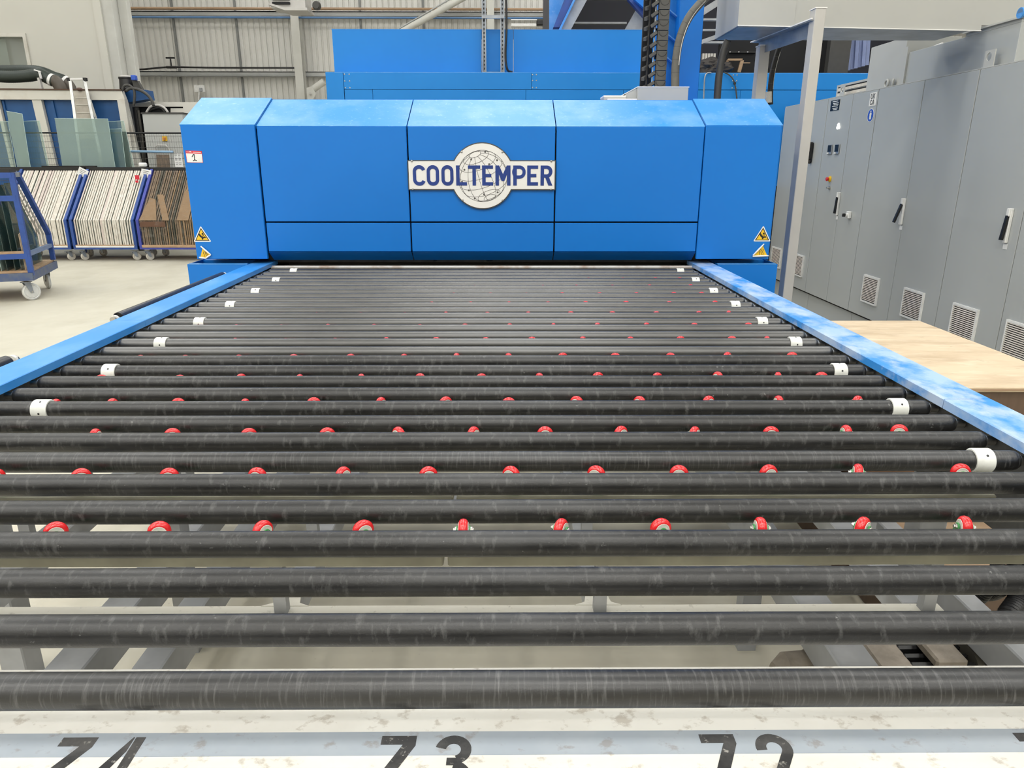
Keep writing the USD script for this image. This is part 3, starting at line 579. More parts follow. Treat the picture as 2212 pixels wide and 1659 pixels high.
obj('inner_chamber', cat([box(-1.86, 1.58, 4.95, 5.0, 0.5, 1.9), box(-1.86, 1.58, 4.42, 4.95, 0.55, 0.6), box(-1.585, -1.56, 4.42, 4.95, 0.6, 0.94), box(1.285, 1.30, 4.42, 4.95, 0.6, 0.94), box(-1.86, 1.58, 4.6, 4.62, 1.02, 1.81)]), BLACKM, fu)
obj('entry_plate', box(-1.54, 1.27, 4.66, 4.68, 0.95, 1.04), DARKST, fu)
obj('entry_bar', lathe([(0, 0), (0, 0.0105), (2.64, 0.0105), (2.64, 0)], (-1.46, 4.45, 0.948), (1, 0, 0), 20), STEELR, fu, 35)
for xx in (-0.46, -0.12, -0.10): obj('entry_stud', cyl((xx, 4.64, 0.96), (xx, 4.64, 1.04), 0.012, 8), BLACK, fu)
for kx in range(3): obj('inner_roller', lathe([(0, 0), (0, 0.022), (2.55, 0.022), (2.55, 0)], (-1.41, 4.56+0.12*kx, 0.925), (1, 0, 0), 24), HOSEDK, fu, 35)

# sign on the hood
sg = thing('hood_sign', 'white COOLTEMPER sign with a line-drawn globe on the middle of the blue hood', 'sign', (-0.142, YH-0.02, 1.49))
SC = 2.212/360/ (1539.18/ (0.954*4.42+0.0))            # unused scale guard
sx0, sx1, sz0, sz1 = -0.5785, 0.2885, 1.4175, 1.5785
ccx, ccz, cr = -0.1415, 1.4925, 0.186
plate = unary_union([sbox(sx0, sz0, sx1, sz1), Point(ccx, ccz).buffer(cr, 64)])
obj('sign_edge', ext(plate.buffer(0.0045, join_style='mitre'), 'xz', YH-0.014, YH-0.004), SIGNE, sg)
obj('sign_board', ext(plate.buffer(-0.0015), 'xz', YH-0.017, YH-0.0135), SIGNW, sg)
yl = YH-0.0172
lines = []
RG = 0.1465
axv = np.array([-0.30, -0.42, 0.857]); axv /= np.linalg.norm(axv)
_, gu, gv = frame_of(axv)
def disp(P): return [(ccx+RG*p[0], ccz+RG*p[2]) for p in P]
for la in (76, 58, 40, 20, -2, -24, -46, -62, -76):
    c_, s_ = math.cos(math.radians(la)), math.sin(math.radians(la))
    P = [s_*axv+c_*(math.cos(t)*gu+math.sin(t)*gv) for t in np.linspace(0, 2*math.pi, 73)]
    if abs(la) < 50:
        run = []
        P = P[:-1]; st = next(i for i in range(72) if P[i][1] > 0 and P[(i+1) % 72][1] <= 0) if any(p[1] > 0 for p in P) else 0
        P = P[st:]+P[:st]; run = [p for p in P if p[1] <= 0.02]
        lines.append(disp(run))
    else: lines.append(disp(P))
for lo_ in range(0, 360, 30):
    P = [math.sin(t)*axv+math.cos(t)*(math.cos(math.radians(lo_))*gu+math.sin(math.radians(lo_))*gv) for t in np.linspace(-1.33, 1.33, 41)]
    P = [p for p in P if p[1] <= 0.02]
    if len(P) > 2: lines.append(disp(P))
lines.append([(ccx+RG*math.cos(t), ccz+RG*math.sin(t)) for t in np.linspace(0, 2*math.pi, 97)])
gl = unary_union([LineString(l).buffer(0.0011, cap_style='flat') for l in lines])
obj('globe_drawing', ext(gl, 'xz', yl-0.0005, yl+0.0003), SIGNG, sg)
for dx, dz in ((-72, 105), (20, 152), (97, 100), (45, 75), (-117, 40), (-134, -35), (-90, -90), (10, -115), (100, -102), (-52, -142), (96, -38)):
    obj('globe_dot', ext(Point(ccx+dx/325*RG*2.05*0.99/2*2*0.5*1.0, ccz+dz/325*RG*2.05*0.5*1.0).buffer(0.0052), 'xz', yl-0.0008, yl+0.0002) if False else ext(Point(ccx+dx*RG/162, ccz+dz*RG/162).buffer(0.0054), 'xz', yl-0.0008, yl+0.0002), SIGNG, sg)
SX = lambda u: -0.142+(860+u/6.1444-1039.8)*0.0027380
ZT, ZB = 1.5535, 1.4395
SWD = 0.0205
def letter(c, u0, u1):
    x0, x1 = SX(u0), SX(u1); h = SWD/2; m = (ZT+ZB)/2
    if c == 'O': return rrect(x0, ZB-0.001, x1, ZT+0.001, (x1-x0)/2*0.96).difference(rrect(x0+SWD*0.93, ZB+SWD*0.93, x1-SWD*0.93, ZT-SWD*0.93, (x1-x0)/2-SWD-0.0005))
    if c == 'C':
        xr = x1+0.002
        ring = rrect(x0, ZB-0.001, xr, ZT+0.001, (xr-x0)/2*0.96).difference(rrect(x0+SWD*0.93, ZB+SWD*0.93, xr-SWD*0.93, ZT-SWD*0.93, (xr-x0)/2-SWD-0.0005))
        return ring.difference(Polygon([(x1-SWD*1.55, m), (x1-SWD*1.35, ZT-0.035), (x1+0.01, ZT-0.018), (x1+0.05, m), (x1+0.01, ZB+0.018), (x1-SWD*1.35, ZB+0.035)]))
    if c == 'L': return unary_union([sbox(x0, ZB, x0+SWD, ZT), sbox(x0, ZB, x1, ZB+SWD*0.92)])
    if c == 'T': return unary_union([sbox(x0, ZT-SWD*0.92, x1, ZT), sbox((x0+x1)/2-h, ZB, (x0+x1)/2+h, ZT)])
    if c == 'E': return unary_union([sbox(x0, ZB, x0+SWD, ZT), sbox(x0, ZB, x1, ZB+SWD*0.92), sbox(x0, ZT-SWD*0.92, x1, ZT), sbox(x0, m-h*0.92, x1-0.010, m+h*0.92)])
    if c == 'M': return unary_union([sbox(x0, ZB, x0+SWD, ZT), sbox(x1-SWD, ZB, x1, ZT), Polygon([(x0, ZT), (x0+SWD*1.05, ZT), ((x0+x1)/2, m+0.008), (x1-SWD*1.05, ZT), (x1, ZT), ((x0+x1)/2+h*0.8, ZB+0.026), ((x0+x1)/2-h*0.8, ZB+0.026)])])
    bowl = lambda zb: rrect(x0, zb, x1, ZT, (ZT-zb)/2*0.98).union(sbox(x0, zb, (x0+x1)/2, ZT)).difference(rrect(x0+SWD, zb+SWD*0.92, x1-SWD, ZT-SWD*0.92, (ZT-zb)/2-SWD).union(sbox(x0+SWD, zb+SWD*0.92, (x0+x1)/2, ZT-SWD*0.92)))
    if c == 'P': return unary_union([sbox(x0, ZB, x0+SWD, ZT), bowl(m-0.018)])
    if c == 'R': return unary_union([sbox(x0, ZB, x0+SWD, ZT), bowl(m-0.012), Polygon([(x1-SWD*2.15, m-0.005), (x1-SWD*1.05, m-0.005), (x1+0.001, ZB), (x1-SWD*1.12, ZB)])])
for c, a, b in (('C', 183, 347), ('O', 367, 530), ('O', 562, 722), ('L', 757, 900), ('T', 917, 1078), ('E', 1103, 1247), ('M', 1280, 1480), ('P', 1517, 1668), ('E', 1703, 1847), ('R', 1880, 2037)):
    obj('letter', ext(letter(c, a, b), 'xz', yl-0.0022, yl), SIGNB, sg)
for a, b in ((-0.556, 1.578), (-0.556, 1.418), (0.266, 1.578), (0.266, 1.418), (-0.262, 1.630), (-0.022, 1.630), (-0.262, 1.355), (-0.022, 1.355)):
    obj('fixing_bolt', lathe([(0, 0), (0, 0.006), (0.004, 0.006), (0.006, 0.0035), (0.006, 0)], (a, YH-0.0165, b), (0, -1, 0), 12), STEEL, sg, 30)

# stickers on the hood
yo = YH-0.0085
def crush_sticker(cx, z0, w, lb):
    t = thing('warning_sticker', lb, 'sticker', (cx, yo, z0)); hgt = w*0.88
    tri = Polygon([(cx-w/2, z0), (cx+w/2, z0), (cx, z0+hgt)])
    obj('sticker_edge', ext(tri.buffer(0.004), 'xz', yo-0.0006, yo), SIGNW, t)
    obj('sticker_border', ext(tri.buffer(-0.002), 'xz', yo-0.0010, yo-0.0006), BLACK, t)
    obj('sticker_face', ext(tri.buffer(-0.0065), 'xz', yo-0.0014, yo-0.0010), YELLOW, t)
    s = w/0.1; P = lambda pts: Polygon([(cx+a*s, z0+b*s) for a, b in pts])
    hand = unary_union([P([(-0.024, 0.046), (-0.014, 0.050), (0.000, 0.031), (0.010, 0.026), (0.026, 0.020), (0.010, 0.019), (0.006, 0.010), (-0.002, 0.010), (-0.003, 0.020), (-0.012, 0.026)]), P([(0.001, 0.030), (0.001, 0.050), (0.012, 0.053), (0.013, 0.031)]).difference(P([(0.004, 0.033), (0.004, 0.041), (0.010, 0.041), (0.010, 0.033)])), P([(0.010, 0.024), (0.026, 0.021), (0.022, 0.028), (0.014, 0.030)])])
    obj('pictogram', ext(hand, 'xz', yo-0.0018, yo-0.0014), BLACK, t)
crush_sticker(-1.848, 1.112, 0.094, 'yellow crushed-hand warning triangle low on the left end of the blue hood')
crush_sticker(1.564, 1.115, 0.094, 'yellow crushed-hand warning triangle low on the right end of the blue hood')
def peeled(pts, curls, waves, lb, loc):
    t = thing('peeling_sticker', lb, 'sticker', loc)
    obj('sticker_face', ext(pts, 'xz', yo-0.0012, yo), YELLOW, t)
    for a, b in curls:
        obj('curled_edge', tube([(a[0], yo-0.006, a[1]), ((a[0]+b[0])/2, yo-0.009, (a[1]+b[1])/2+0.001), (b[0], yo-0.006, b[1])], [0.004, 0.0055, 0.0035], 10), SIGNW, t, True)
    ws_ = unary_union([LineString([(x+0.003*math.sin(k_*1.1), z0_+k_*0.0045) for k_ in range(8)]).buffer(0.0012) for x, z0_ in waves])
    obj('pictogram', ext(ws_.intersection(Polygon(pts).buffer(-0.003)), 'xz', yo-0.0017, yo-0.0012), BLACK, t)
peeled([(-1.873, 1.014), (-1.852, 1.072), (-1.808, 1.028), (-1.845, 1.010)], [((-1.860, 1.081), (-1.805, 1.030)), ((-1.878, 1.014), (-1.840, 1.008)), ((-1.840, 1.008), (-1.806, 1.029))], [(-1.848, 1.02), (-1.838, 1.02), (-1.829, 1.02)], 'curled and peeling yellow sticker at the bottom left corner of the blue hood', (-1.84, yo, 1.01))
peeled([(1.522, 1.021), (1.573, 1.090), (1.582, 1.066), (1.606, 1.024)], [((1.516, 1.026), (1.577, 1.096)), ((1.515, 1.020), (1.612, 1.024))], [(1.557, 1.03), (1.567, 1.03), (1.577, 1.03)], 'peeling yellow hot-surface sticker at the bottom right corner of the blue hood', (1.565, yo, 1.01))
ta = thing('number_label', 'white paper label with red head and handwritten 1 on the hood', 'label', (-1.833, yo, 1.60))
sk = lambda pts: Polygon([(x, z) for x, z in pts])
obj('label_border', ext(sk([(-1.881, 1.636), (-1.786, 1.633), (-1.786, 1.566), (-1.881, 1.568)]), 'xz', yo-0.0005, yo), PRED, ta)
obj('label_face', ext(sk([(-1.879, 1.620), (-1.788, 1.617), (-1.788, 1.568), (-1.879, 1.570)]), 'xz', yo-0.0010, yo-0.0005), PAPER, ta)
obj('header_print', ext(unary_union([LineString([(-1.876, 1.627), (-1.846, 1.6265)]).buffer(0.0014), sk([(-1.858, 1.628), (-1.848, 1.628), (-1.855, 1.633)]), LineString([(-1.838, 1.6262), (-1.792, 1.6250)]).buffer(0.0014)]), 'xz', yo-0.0011, yo-0.0005), PAPER, ta)
obj('handwritten_numeral', ext(unary_union([LineString([(-1.846, 1.601), (-1.838, 1.612), (-1.833, 1.614), (-1.834, 1.582)]).buffer(0.0021), LineString([(-1.842, 1.578), (-1.833, 1.583), (-1.822, 1.579)]).buffer(0.0022)]), 'xz', yo-0.0015, yo-0.0010), BLACK, ta)

# ================================================================== the blue housing behind the hood
uh = thing('furnace_housing', 'long flat blue furnace housing stepped up behind the hood', 'furnace housing', (1.0, 9.5, 0))
Y1, Y2 = 8.9, 9.3
zs_ = 2.5515
obj('end_strip', box(-2.0771, -1.8776, Y1, Y1+0.02, 1.3, zs_), BLUE2, uh)
obj('upper_strip', box(-1.8719, 0.2914, Y1, Y1+0.02, 2.3778, zs_), BLUE2, uh)
obj('upper_strip', box(0.2957, 4.6, Y1, Y1+0.02, 2.3778, zs_), BLUE2, uh)
xsplit = [-1.8719, -1.5475, 0.2297, 1.3637, 2.7274, 3.9476, 4.6]
for a, b in zip(xsplit[:-1], xsplit[1:]): obj('lower_strip', box(a+0.002, b-0.002, Y1+0.003, Y1+0.02, 1.3, 2.3728), BLUE2, uh)
obj('strip_top', box(-2.0771, 4.6, Y1, Y2+0.02, zs_, zs_+0.008), BLUED, uh)
obj('strip_backing', box(-2.0671, 4.6, Y1+0.03, Y1+0.06, 0, zs_-0.01), BLACKM, uh)
obj('left_side', box(-2.0771, -2.0599, Y1+0.02, 14.0, 0, zs_), BLUE2, uh)
zu = 3.0727
xs2 = [-2.0617, -0.2933, 0.0873, 2.30]
for a, b in zip(xs2[:-1], xs2[1:]): obj('upper_panel', box(a+0.003, b-0.003, Y2, Y2+0.03, zs_+0.016, zu-0.005), BLUE2, uh)
obj('upper_top', box(-2.0675, 2.30, Y2-0.002, 10.0, zu-0.005, zu), BLUED, uh)
obj('upper_side', box(-2.066, -2.046, Y2+0.03, 10.0, zs_, zu-0.006), SIGNW, uh)
for gx, zz in ((-1.8604, 0), (-1.8058, 0), (0.3072, 1), (0.3503, 1), (2.6269, 1), (2.67, 1)):
    for gz in ([2.535, 2.4632, 2.3914], [2.535, 2.4733, 2.3972])[zz]: obj('rivet', lathe([(0, 0), (0, 0.0085), (0.004, 0.0045), (0.004, 0)], (gx, Y1, gz), (0, -1, 0), 8), STEEL, uh)

# cable ladder up the housing
cl_ = thing('cable_ladder', 'grey slotted cable ladder standing upright against the upper blue housing', 'cable ladder', (-0.15, 9.15, zs_))
yc = 9.17
for x0 in (-0.282, -0.0662):
    obj('ladder_side', cat([box(x0, x0+0.010, yc, yc+0.06, zs_+0.012, 5.6), box(x0+0.038, x0+0.048, yc, yc+0.06, zs_+0.012, 5.6), box(x0, x0+0.048, yc+0.052, yc+0.06, zs_+0.012, 5.6)]), STEELG, cl_)
    obj('slot_holes', cat([box(x0+0.018, x0+0.030, yc+0.049, yc+0.053, zz, zz+0.020) for zz in np.arange(zs_+0.03, 5.5, 0.043)]), BLACK, cl_, kind='stuff')
for zz in (zs_+0.026, 3.1831, 3.7845): obj('ladder_rung', box(-0.282, -0.0187, yc-0.008, yc+0.02, zz-0.017, zz+0.017), STEELG, cl_)
single('black_cable', tube(spline([at(1093, -20, y=9.12), at(1094, 60, y=9.12), at(1092, 120, y=9.12), at(1096, 150, y=9.12), at(1106, 156, y=9.16)], 8), 0.013, 8), BLACK, 'thin black cable hanging along the right side of the cable ladder', 'cable', smooth=True)

# gantry: blue column, brackets
gc = thing('gantry_column', 'blue steel column rising behind the grey junction box', 'column', (1.33, 5.65, 0))
obj('column_web', box(1.232, 1.405, 5.6, 5.75, 0, 4.6, 0.004), BLUE, gc)
obj('column_flange', box(1.175, 1.232, 5.72, 5.75, 0, 4.6), BLUE2, gc)
for pz in (2.27, 2.42, 2.58): obj('stiffener', ext([(1.10, pz-0.12), (1.232, pz-0.17), (1.232, pz-0.005), (1.10, pz+0.09)], 'xz', 5.73, 5.76), BLUE, gc)
for pz in (2.27, 2.42, 2.58): obj('stiffener_edge', bar((1.10, 5.70, pz+0.09), (1.234, 5.70, pz-0.005), 0.05, 0.008, up=(0, 0, 1)), BLUED, gc)
gb = thing('gantry_bracket', 'blue triangular gantry plate with a diagonal channel brace above the blue housing', 'bracket', (0.7, 10.2, 3.2))
q = lambda a, b, y=10.2: tuple(at(a, b, y=y)[[0, 2]])
obj('web_plate', ext([q(1186.5, 66), q(1186.5, -120), q(1290, -120), q(1221, 0), q(1195, 66)], 'xz', 10.2, 10.24), BLUED, gb)
obj('brace_flange', ext([q(1193, 66), q(1219, 0), q(1270, -120), q(1288, -120), q(1238, 0), q(1206, 66)], 'xz', 9.95, 10.19), RACKBLUE, gb)
obj('brace_edge', ext([q(1206, 66, 9.9), q(1238, 0, 9.9), q(1288, -120, 9.9), q(1292, -120, 9.9), q(1243, 0, 9.9), q(1211, 66, 9.9)], 'xz', 9.85, 9.92), RAILL, gb)
obj('brace_side', ext([q(1211, 66, 9.95), q(1243, 0, 9.95), q(1293, -120, 9.95), q(1320, -120, 9.95), q(1268, 0, 9.95), q(1232, 66, 9.95)], 'xz', 9.93, 9.948), GREYP, gb)
g2 = thing('gantry_brace', 'blue diagonal brace with grey gusset left of the black cable chain', 'bracket', (1.7, 10.1, 3.2))
obj('brace_bar', ext([q(1355, 0, 10.1), q(1375, 0, 10.1), q(1400, 28, 10.1), q(1400, 50, 10.1)], 'xz', 10.05, 10.15), RACKBLUE, g2)
obj('brace_top', ext([q(1368, 0, 10.0), q(1400, 0, 10.0), q(1400, 28, 10.0)], 'xz', 9.95, 10.03), BLUE, g2)
obj('gusset', ext([q(1373, 22, 10.3), q(1400, 42, 10.3), q(1400, 52, 10.3), q(1384, 66, 10.3), q(1348, 66, 10.3)], 'xz', 10.22, 10.3), GREYP, g2)
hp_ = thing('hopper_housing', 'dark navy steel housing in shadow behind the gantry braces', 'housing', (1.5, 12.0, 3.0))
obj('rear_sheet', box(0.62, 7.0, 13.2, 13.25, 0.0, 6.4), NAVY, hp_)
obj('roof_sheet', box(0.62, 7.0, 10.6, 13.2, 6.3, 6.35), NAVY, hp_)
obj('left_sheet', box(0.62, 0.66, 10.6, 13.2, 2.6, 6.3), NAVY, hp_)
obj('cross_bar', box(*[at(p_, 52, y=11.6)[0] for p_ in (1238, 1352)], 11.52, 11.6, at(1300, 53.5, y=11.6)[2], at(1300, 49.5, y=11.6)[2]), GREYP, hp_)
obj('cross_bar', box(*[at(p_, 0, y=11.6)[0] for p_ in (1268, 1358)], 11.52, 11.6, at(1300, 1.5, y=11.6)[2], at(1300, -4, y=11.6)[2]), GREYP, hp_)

# junction box on top of the hood
jb = thing('junction_box', 'grey sheet metal junction box on top of the hood beside the blue column', 'junction box', (1.0, 5.15, 1.95))
obj('large_box', box(0.876, 1.214, 5.1, 5.32, 1.946, 2.047, 0.002), DUCT, jb)
obj('lid', box(0.872, 1.218, 5.097, 5.33, 2.047, 2.053), SIGNW, jb)
obj('wedge_cover', ext([(0.876, 1.948), (0.876, 2.052), (0.800, 2.012), (0.800, 1.948)], 'xz', 5.14, 5.30), CABL, jb)
obj('wedge_lid', bar((0.878, 5.22, 2.053), (0.775, 5.22, 2.0), 0.17, 0.004), SIGNW, jb)
obj('small_box', box(0.653, 0.800, 5.1, 5.3, 1.946, 1.990, 0.002), DUCT, jb)
obj('small_lid', box(0.653, 0.803, 5.12, 5.3, 1.990, 1.999), SIGNW, jb)
obj('front_tray', box(0.672, 0.868, 5.06, 5.098, 1.946, 1.975, 0.003), SIGNW, jb)

# drag chain and hoses rising from the box
dc = thing('drag_chain', 'black plastic cable drag chain rising straight up from the junction box', 'cable chain', (1.02, 5.4, 2.05))
def chain(x0, x1, x2, lean):
    z0 = 2.053; pz = (at(1417, 0, y=5.4)[2]-at(1417, 22.4, y=5.4)[2]); kk = 0
    xo = lambda z: lean*(z-2.08)
    while z0+pz*kk < 4.2:
        za = z0+pz*kk; zb_ = za+pz; o = xo(za)
        link = ext(unary_union([sbox(x1+o, za+0.002, x2+o, zb_-0.002)]), 'xz', 5.36, 5.40)
        lk = obj('chain_link', link, CHAIN, dc)
        cxm = (x1+x2)/2+o
        arc = LineString([(cxm+0.031*math.cos(t_), zb_-0.006+0.031*math.sin(t_)) for t_ in np.linspace(math.pi, 2*math.pi, 14)]).buffer(0.0017)
        obj('link_groove', ext(arc, 'xz', 5.3585, 5.361), BLACK, lk)
        obj('cross_bar', cat([bar((x0+o, 5.40, za+0.012), (x1+o-0.048, 5.46, za+0.034), 0.02, 0.022), bar((x0+o+0.046, 5.41, za+0.03), (x1+o, 5.38, za+0.055), 0.02, 0.022)]), CHAIN, lk)
        kk += 1
    obj('side_cable', cat([]) if False else tube([(x0+0.034+xo(2.05), 5.43, 2.053), (x0+0.034+xo(4.2), 5.43, 4.2)], 0.0085, 8), BLACK, dc, True)
    obj('dark_liner', bar((x0+0.038+xo(2.05), 5.50, 2.06), (x0+0.038+xo(4.2), 5.50, 4.2), 0.075, 0.03, up=(0, 1, 0)), BLACKM, dc)
    obj('light_strip', tube([(x1-0.012+xo(2.05), 5.42, 2.053), (x1-0.012+xo(4.2), 5.42, 4.2)], 0.0045, 6), SIGNW, dc, True)
chain(0.957, 1.041, 1.112, -0.002)
h1 = [at(a, b, y=5.30) for a, b in ((1458, 190), (1459, 150), (1463, 110), (1472, 73), (1488, 38), (1512, 8), (1540, -18))]
h1[0] = np.array([h1[0][0], 5.29, 2.053])
def ring_hose(name, pts, r, m, lb, marks=True):
    t = thing(name, lb, 'hose', pts[0]); P = spline(pts, 10)
    obj('hose_wall', tube(P, r, 18), m, t, True)
    d, u, v = frame_of(P[-1]-P[0])
    if marks:
        seg = P[12:-8]; obj('printed_line', tube(seg+np.array([r*0.62, -r*0.80, 0]), r*0.10, 6), WHITEP if False else HUBW, t, True)
    for k_ in range(8, len(P)-6, 7):
        dd = P[k_+1]-P[k_]; dd /= np.linalg.norm(dd)
        obj('hose_seam', lathe([(0, r*0.9), (0, r*1.012), (0.003, r*1.012), (0.003, r*0.9)], P[k_], dd, 18), HOSEDK, t)
    return t
ring_hose('large_hose', h1, 0.0275, HOSEGR, 'thick grey-brown hose arching from the junction box past the blue column')
h2 = [at(a, b, y=5.62) for a, b in ((1549, 216), (1551, 185), (1555, 150), (1562, 115), (1572, 88))]
ring_hose('large_hose', h2, 0.026, HOSEDK, 'thick dark hose running down from under the grey trunking behind the hood', marks=False)
h3 = [at(a, b, y=5.93) for a, b in ((1664, 226), (1664, 200), (1668, 160), (1678, 120), (1690, 85))]
t3 = ring_hose('large_hose', h3, 0.021, BLACK, 'black hose with pale fitting behind the rear grey post')
obj('hose_fitting', tube([at(1661, 222, y=5.93), at(1661, 198, y=5.93)], 0.026, 14), HUBW, t3, 30)
single('thin_conduit', tube(spline([at(1520, 214, y=8.84), at(1521, 185, y=8.84), at(1523, 165, y=8.84), at(1528, 158, y=8.86), at(1536, 157, y=8.885)], 6), 0.0085, 8), STEELG, 'thin grey conduit bent over the blue strip right of the column', 'conduit', smooth=True)
tc = thing('thin_cable', 'thin dark cable arching down the blue strip beside the rear post', 'cable', at(1585, 190, y=8.86))
obj('cable', tube(spline([at(1564, 156, y=8.86), at(1574, 161, y=8.86), at(1584, 172, y=8.86), at(1589, 190, y=8.86), at(1592, 215, y=8.86)], 6), 0.008, 8), HOSEDK, tc, True)
obj('cable_clip', trimesh.creation.icosphere(1, 0.016), BLACK, tc) if False else obj('cable_clip', box(*np.ravel([[c_-0.012, c_+0.012] for c_ in at(1587, 180, y=8.86)])), BLACK, tc)
# dark opening between housing and trunking, things seen in it
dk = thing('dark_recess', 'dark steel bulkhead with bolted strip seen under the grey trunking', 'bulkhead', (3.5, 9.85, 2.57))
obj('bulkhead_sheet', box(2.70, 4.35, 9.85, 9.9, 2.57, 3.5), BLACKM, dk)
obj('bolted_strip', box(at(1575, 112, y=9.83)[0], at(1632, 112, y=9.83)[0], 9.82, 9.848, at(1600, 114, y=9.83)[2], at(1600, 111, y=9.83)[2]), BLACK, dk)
for a in (1577, 1596, 1615): obj('strip_bolt', cyl(at(a, 112, y=9.82), at(a, 112, y=9.78), 0.010, 8), STEEL, dk, 30)
fo = thing('timber_frame', 'small brown timber framed opening under the grey trunking', 'frame', at(1590, 142, y=9.6))
obj('frame_side', bar(at(1603, 130, y=9.6), at(1596, 156, y=9.6), 0.03, 0.04), WOOD, fo)
obj('frame_top', bar(at(1572, 129, y=9.6), at(1603, 129, y=9.6), 0.04, 0.022), WOOD, fo)
obj('frame_left', bar(at(1573, 129, y=9.6), at(1564, 152, y=9.6), 0.012, 0.03), CARD, fo)
obj('frame_brace', bar(at(1603, 136, y=9.6), at(1620, 136, y=9.6), 0.02, 0.012), CARD, fo)
for i, (a, b) in enumerate(((45, 41.5), (67, 64.5), (94, 90.5))):
    single('grey_rung', box(at(1515, a, y=9.35)[0], at(1562, a, y=9.35)[0], 9.28, 9.35, at(1530, a+1.5, y=9.35)[2], at(1530, b+0.5, y=9.35)[2]), GREYP, ['upper', 'middle', 'lowest'][i]+' of three grey cross bars in the dark gap right of the blue column', 'bar')
single('grey_strut', bar(at(1515, 28, y=9.3), at(1568, -6, y=9.3), 0.05, 0.07), GREYP, 'grey diagonal strut in the dark gap above the cross bars', 'strut')
single('grey_strut', bar(at(1512, 92, y=9.3), at(1552, 78, y=9.3), 0.05, 0.045), GREYP, 'small grey sloping strut just over the lowest cross bar', 'strut')
sc_ = thing('scrap_heap', 'dark crumpled sheeting lying in the gap over the blue strip', 'sheeting', at(1535, 145, y=9.25))
cr = trimesh.creation.icosphere(3, 1.0); nn = meshkit.fbm(cr.vertices*2.2+5, 4, 3); cr.vertices *= (0.6+0.9*nn)[:, None]; cr.vertices *= (0.21, 0.14, 0.115)
c0 = at(1536, 148, y=9.25); cr.apply_translation((c0[0], 9.25, zs_+0.085))
obj('sheeting', cr, mat('dark_brown_sheeting', (0.018, 0.013, 0.010), 0.6, scale=9), sc_)
sw2 = thing('pale_panel', 'small pale ribbed panel showing through the gap over the blue strip', 'panel', at(1530, 125, y=12.4))
obj('panel_sheet', cat([box(at(1515+6*i, 133, y=12.4)[0], at(1519.5+6*i, 133, y=12.4)[0], 12.36, 12.4, at(1530, 150, y=12.4)[2], at(1530, 116, y=12.4)[2]) for i in range(5)]+[box(at(1515, 133, y=12.4)[0], at(1542, 133, y=12.4)[0], 12.4, 12.43, at(1530, 150, y=12.4)[2], at(1530, 116, y=12.4)[2])]), CLAD, sw2)
cp_ = thing('blue_curtain', 'violet-blue ribbed strip sheet between dark post and grey box under the trunking', 'curtain', at(1850, 120, y=9.6))
for i in range(6):
    a0, a1 = 1832+8*i, 1839+8*i
    obj('curtain_strip', bar(at((a0+a1)/2-3, 152-2.2*i, y=9.6+0.03*(i % 2)), at((a0+a1)/2+2, 70, y=9.6+0.03*(i % 2)), (a1-a0)/1539*9.6, 0.01, up=(0, 1, 0)), mat('curtain_blue', (0.22, 0.27, 0.46), 0.4, scale=6), cp_)
single('dark_post', box(at(1784, 120, y=9.6)[0], at(1828, 120, y=9.6)[0], 9.5, 9.6, 2.56, 3.5), HOSEDK, 'dark grey post under the trunking left of the violet-blue strips', 'post')

# ================================================================== grey posts, trunking and electrical cabinets on the right
def post(x0, x1, y0, y1, zt, lb):
    t = thing('grey_post', lb, 'post', ((x0+x1)/2, (y0+y1)/2, 0))
    obj('box_section', box(x0, x1, y0, y1, 0.012, zt, 0.003), POST, t)
    obj('base_plate', box(x0-0.05, x1+0.05, y0-0.05, y1+0.05, 0, 0.012), POST, t)
    obj('end_cap', box(x0-0.004, x1+0.004, y0-0.004, y1+0.004, zt, zt+0.006), SIGNW, t)
    return t
pt = post(1.962, 2.030, 5.0, 5.09, 2.505, 'tall grey box-section post in front of the trunking, nearest the cabinets')
obj('fixing_plate', box(2.031, 2.037, 5.02, 5.07, 2.12, 2.24), SIGNW, pt)
post(1.886, 1.962, 5.78, 5.87, 2.40, 'shorter grey post behind the blue hood under the trunking end')
br_ = thing('post_bracket', 'steel channel bracket running back from the tall grey post', 'bracket', (1.95, 5.45, 2.4))
obj('channel_web', bar((1.990, 5.10, 2.395), (1.915, 5.90, 2.395), 0.006, 0.085), STEELG, br_)
obj('channel_flange', bar((1.975, 5.02, 2.440), (1.895, 5.92, 2.440), 0.055, 0.006), STEELG, br_)
obj('flange_edge', bar((1.946, 5.0, 2.447), (1.866, 5.95, 2.447), 0.006, 0.008), SIGNW, br_)
du = thing('trunking', 'long grey sheet metal cable trunking crossing to the top of the cabinets', 'trunking', (2.4, 5.6, 2.45))
x0_, x1_ = 1.563, 3.22
def sheet_y(x): return 5.285+0.0*(x-1.56)
obj('front_panel', ext([(x0_, 2.452), (1.945, 2.449), (1.945, 3.3), (x0_, 3.3)], 'xz', 5.30, 5.32), DUCT, du)
obj('front_panel', ext([(1.946, 2.449), (x1_, 2.424), (x1_, 2.462), (x1_+1.0, 2.462), (x1_+1.0, 3.3), (1.946, 3.3)], 'xz', 5.304, 5.32), DUCT, du)
obj('end_panel', box(x0_, x0_+0.012, 5.32, 5.85, 2.452, 3.3), DUCT, du)
obj('bottom_panel', box(x0_+0.012, x1_, 5.32, 5.85, 2.447, 2.453), STEELG, du)
obj('bottom_lip', ext([(x0_, 2.452), (x1_, 2.424), (x1_, 2.429), (x0_, 2.458)], 'xz', 5.296, 5.303), SIGNW, du)
XC = 3.2
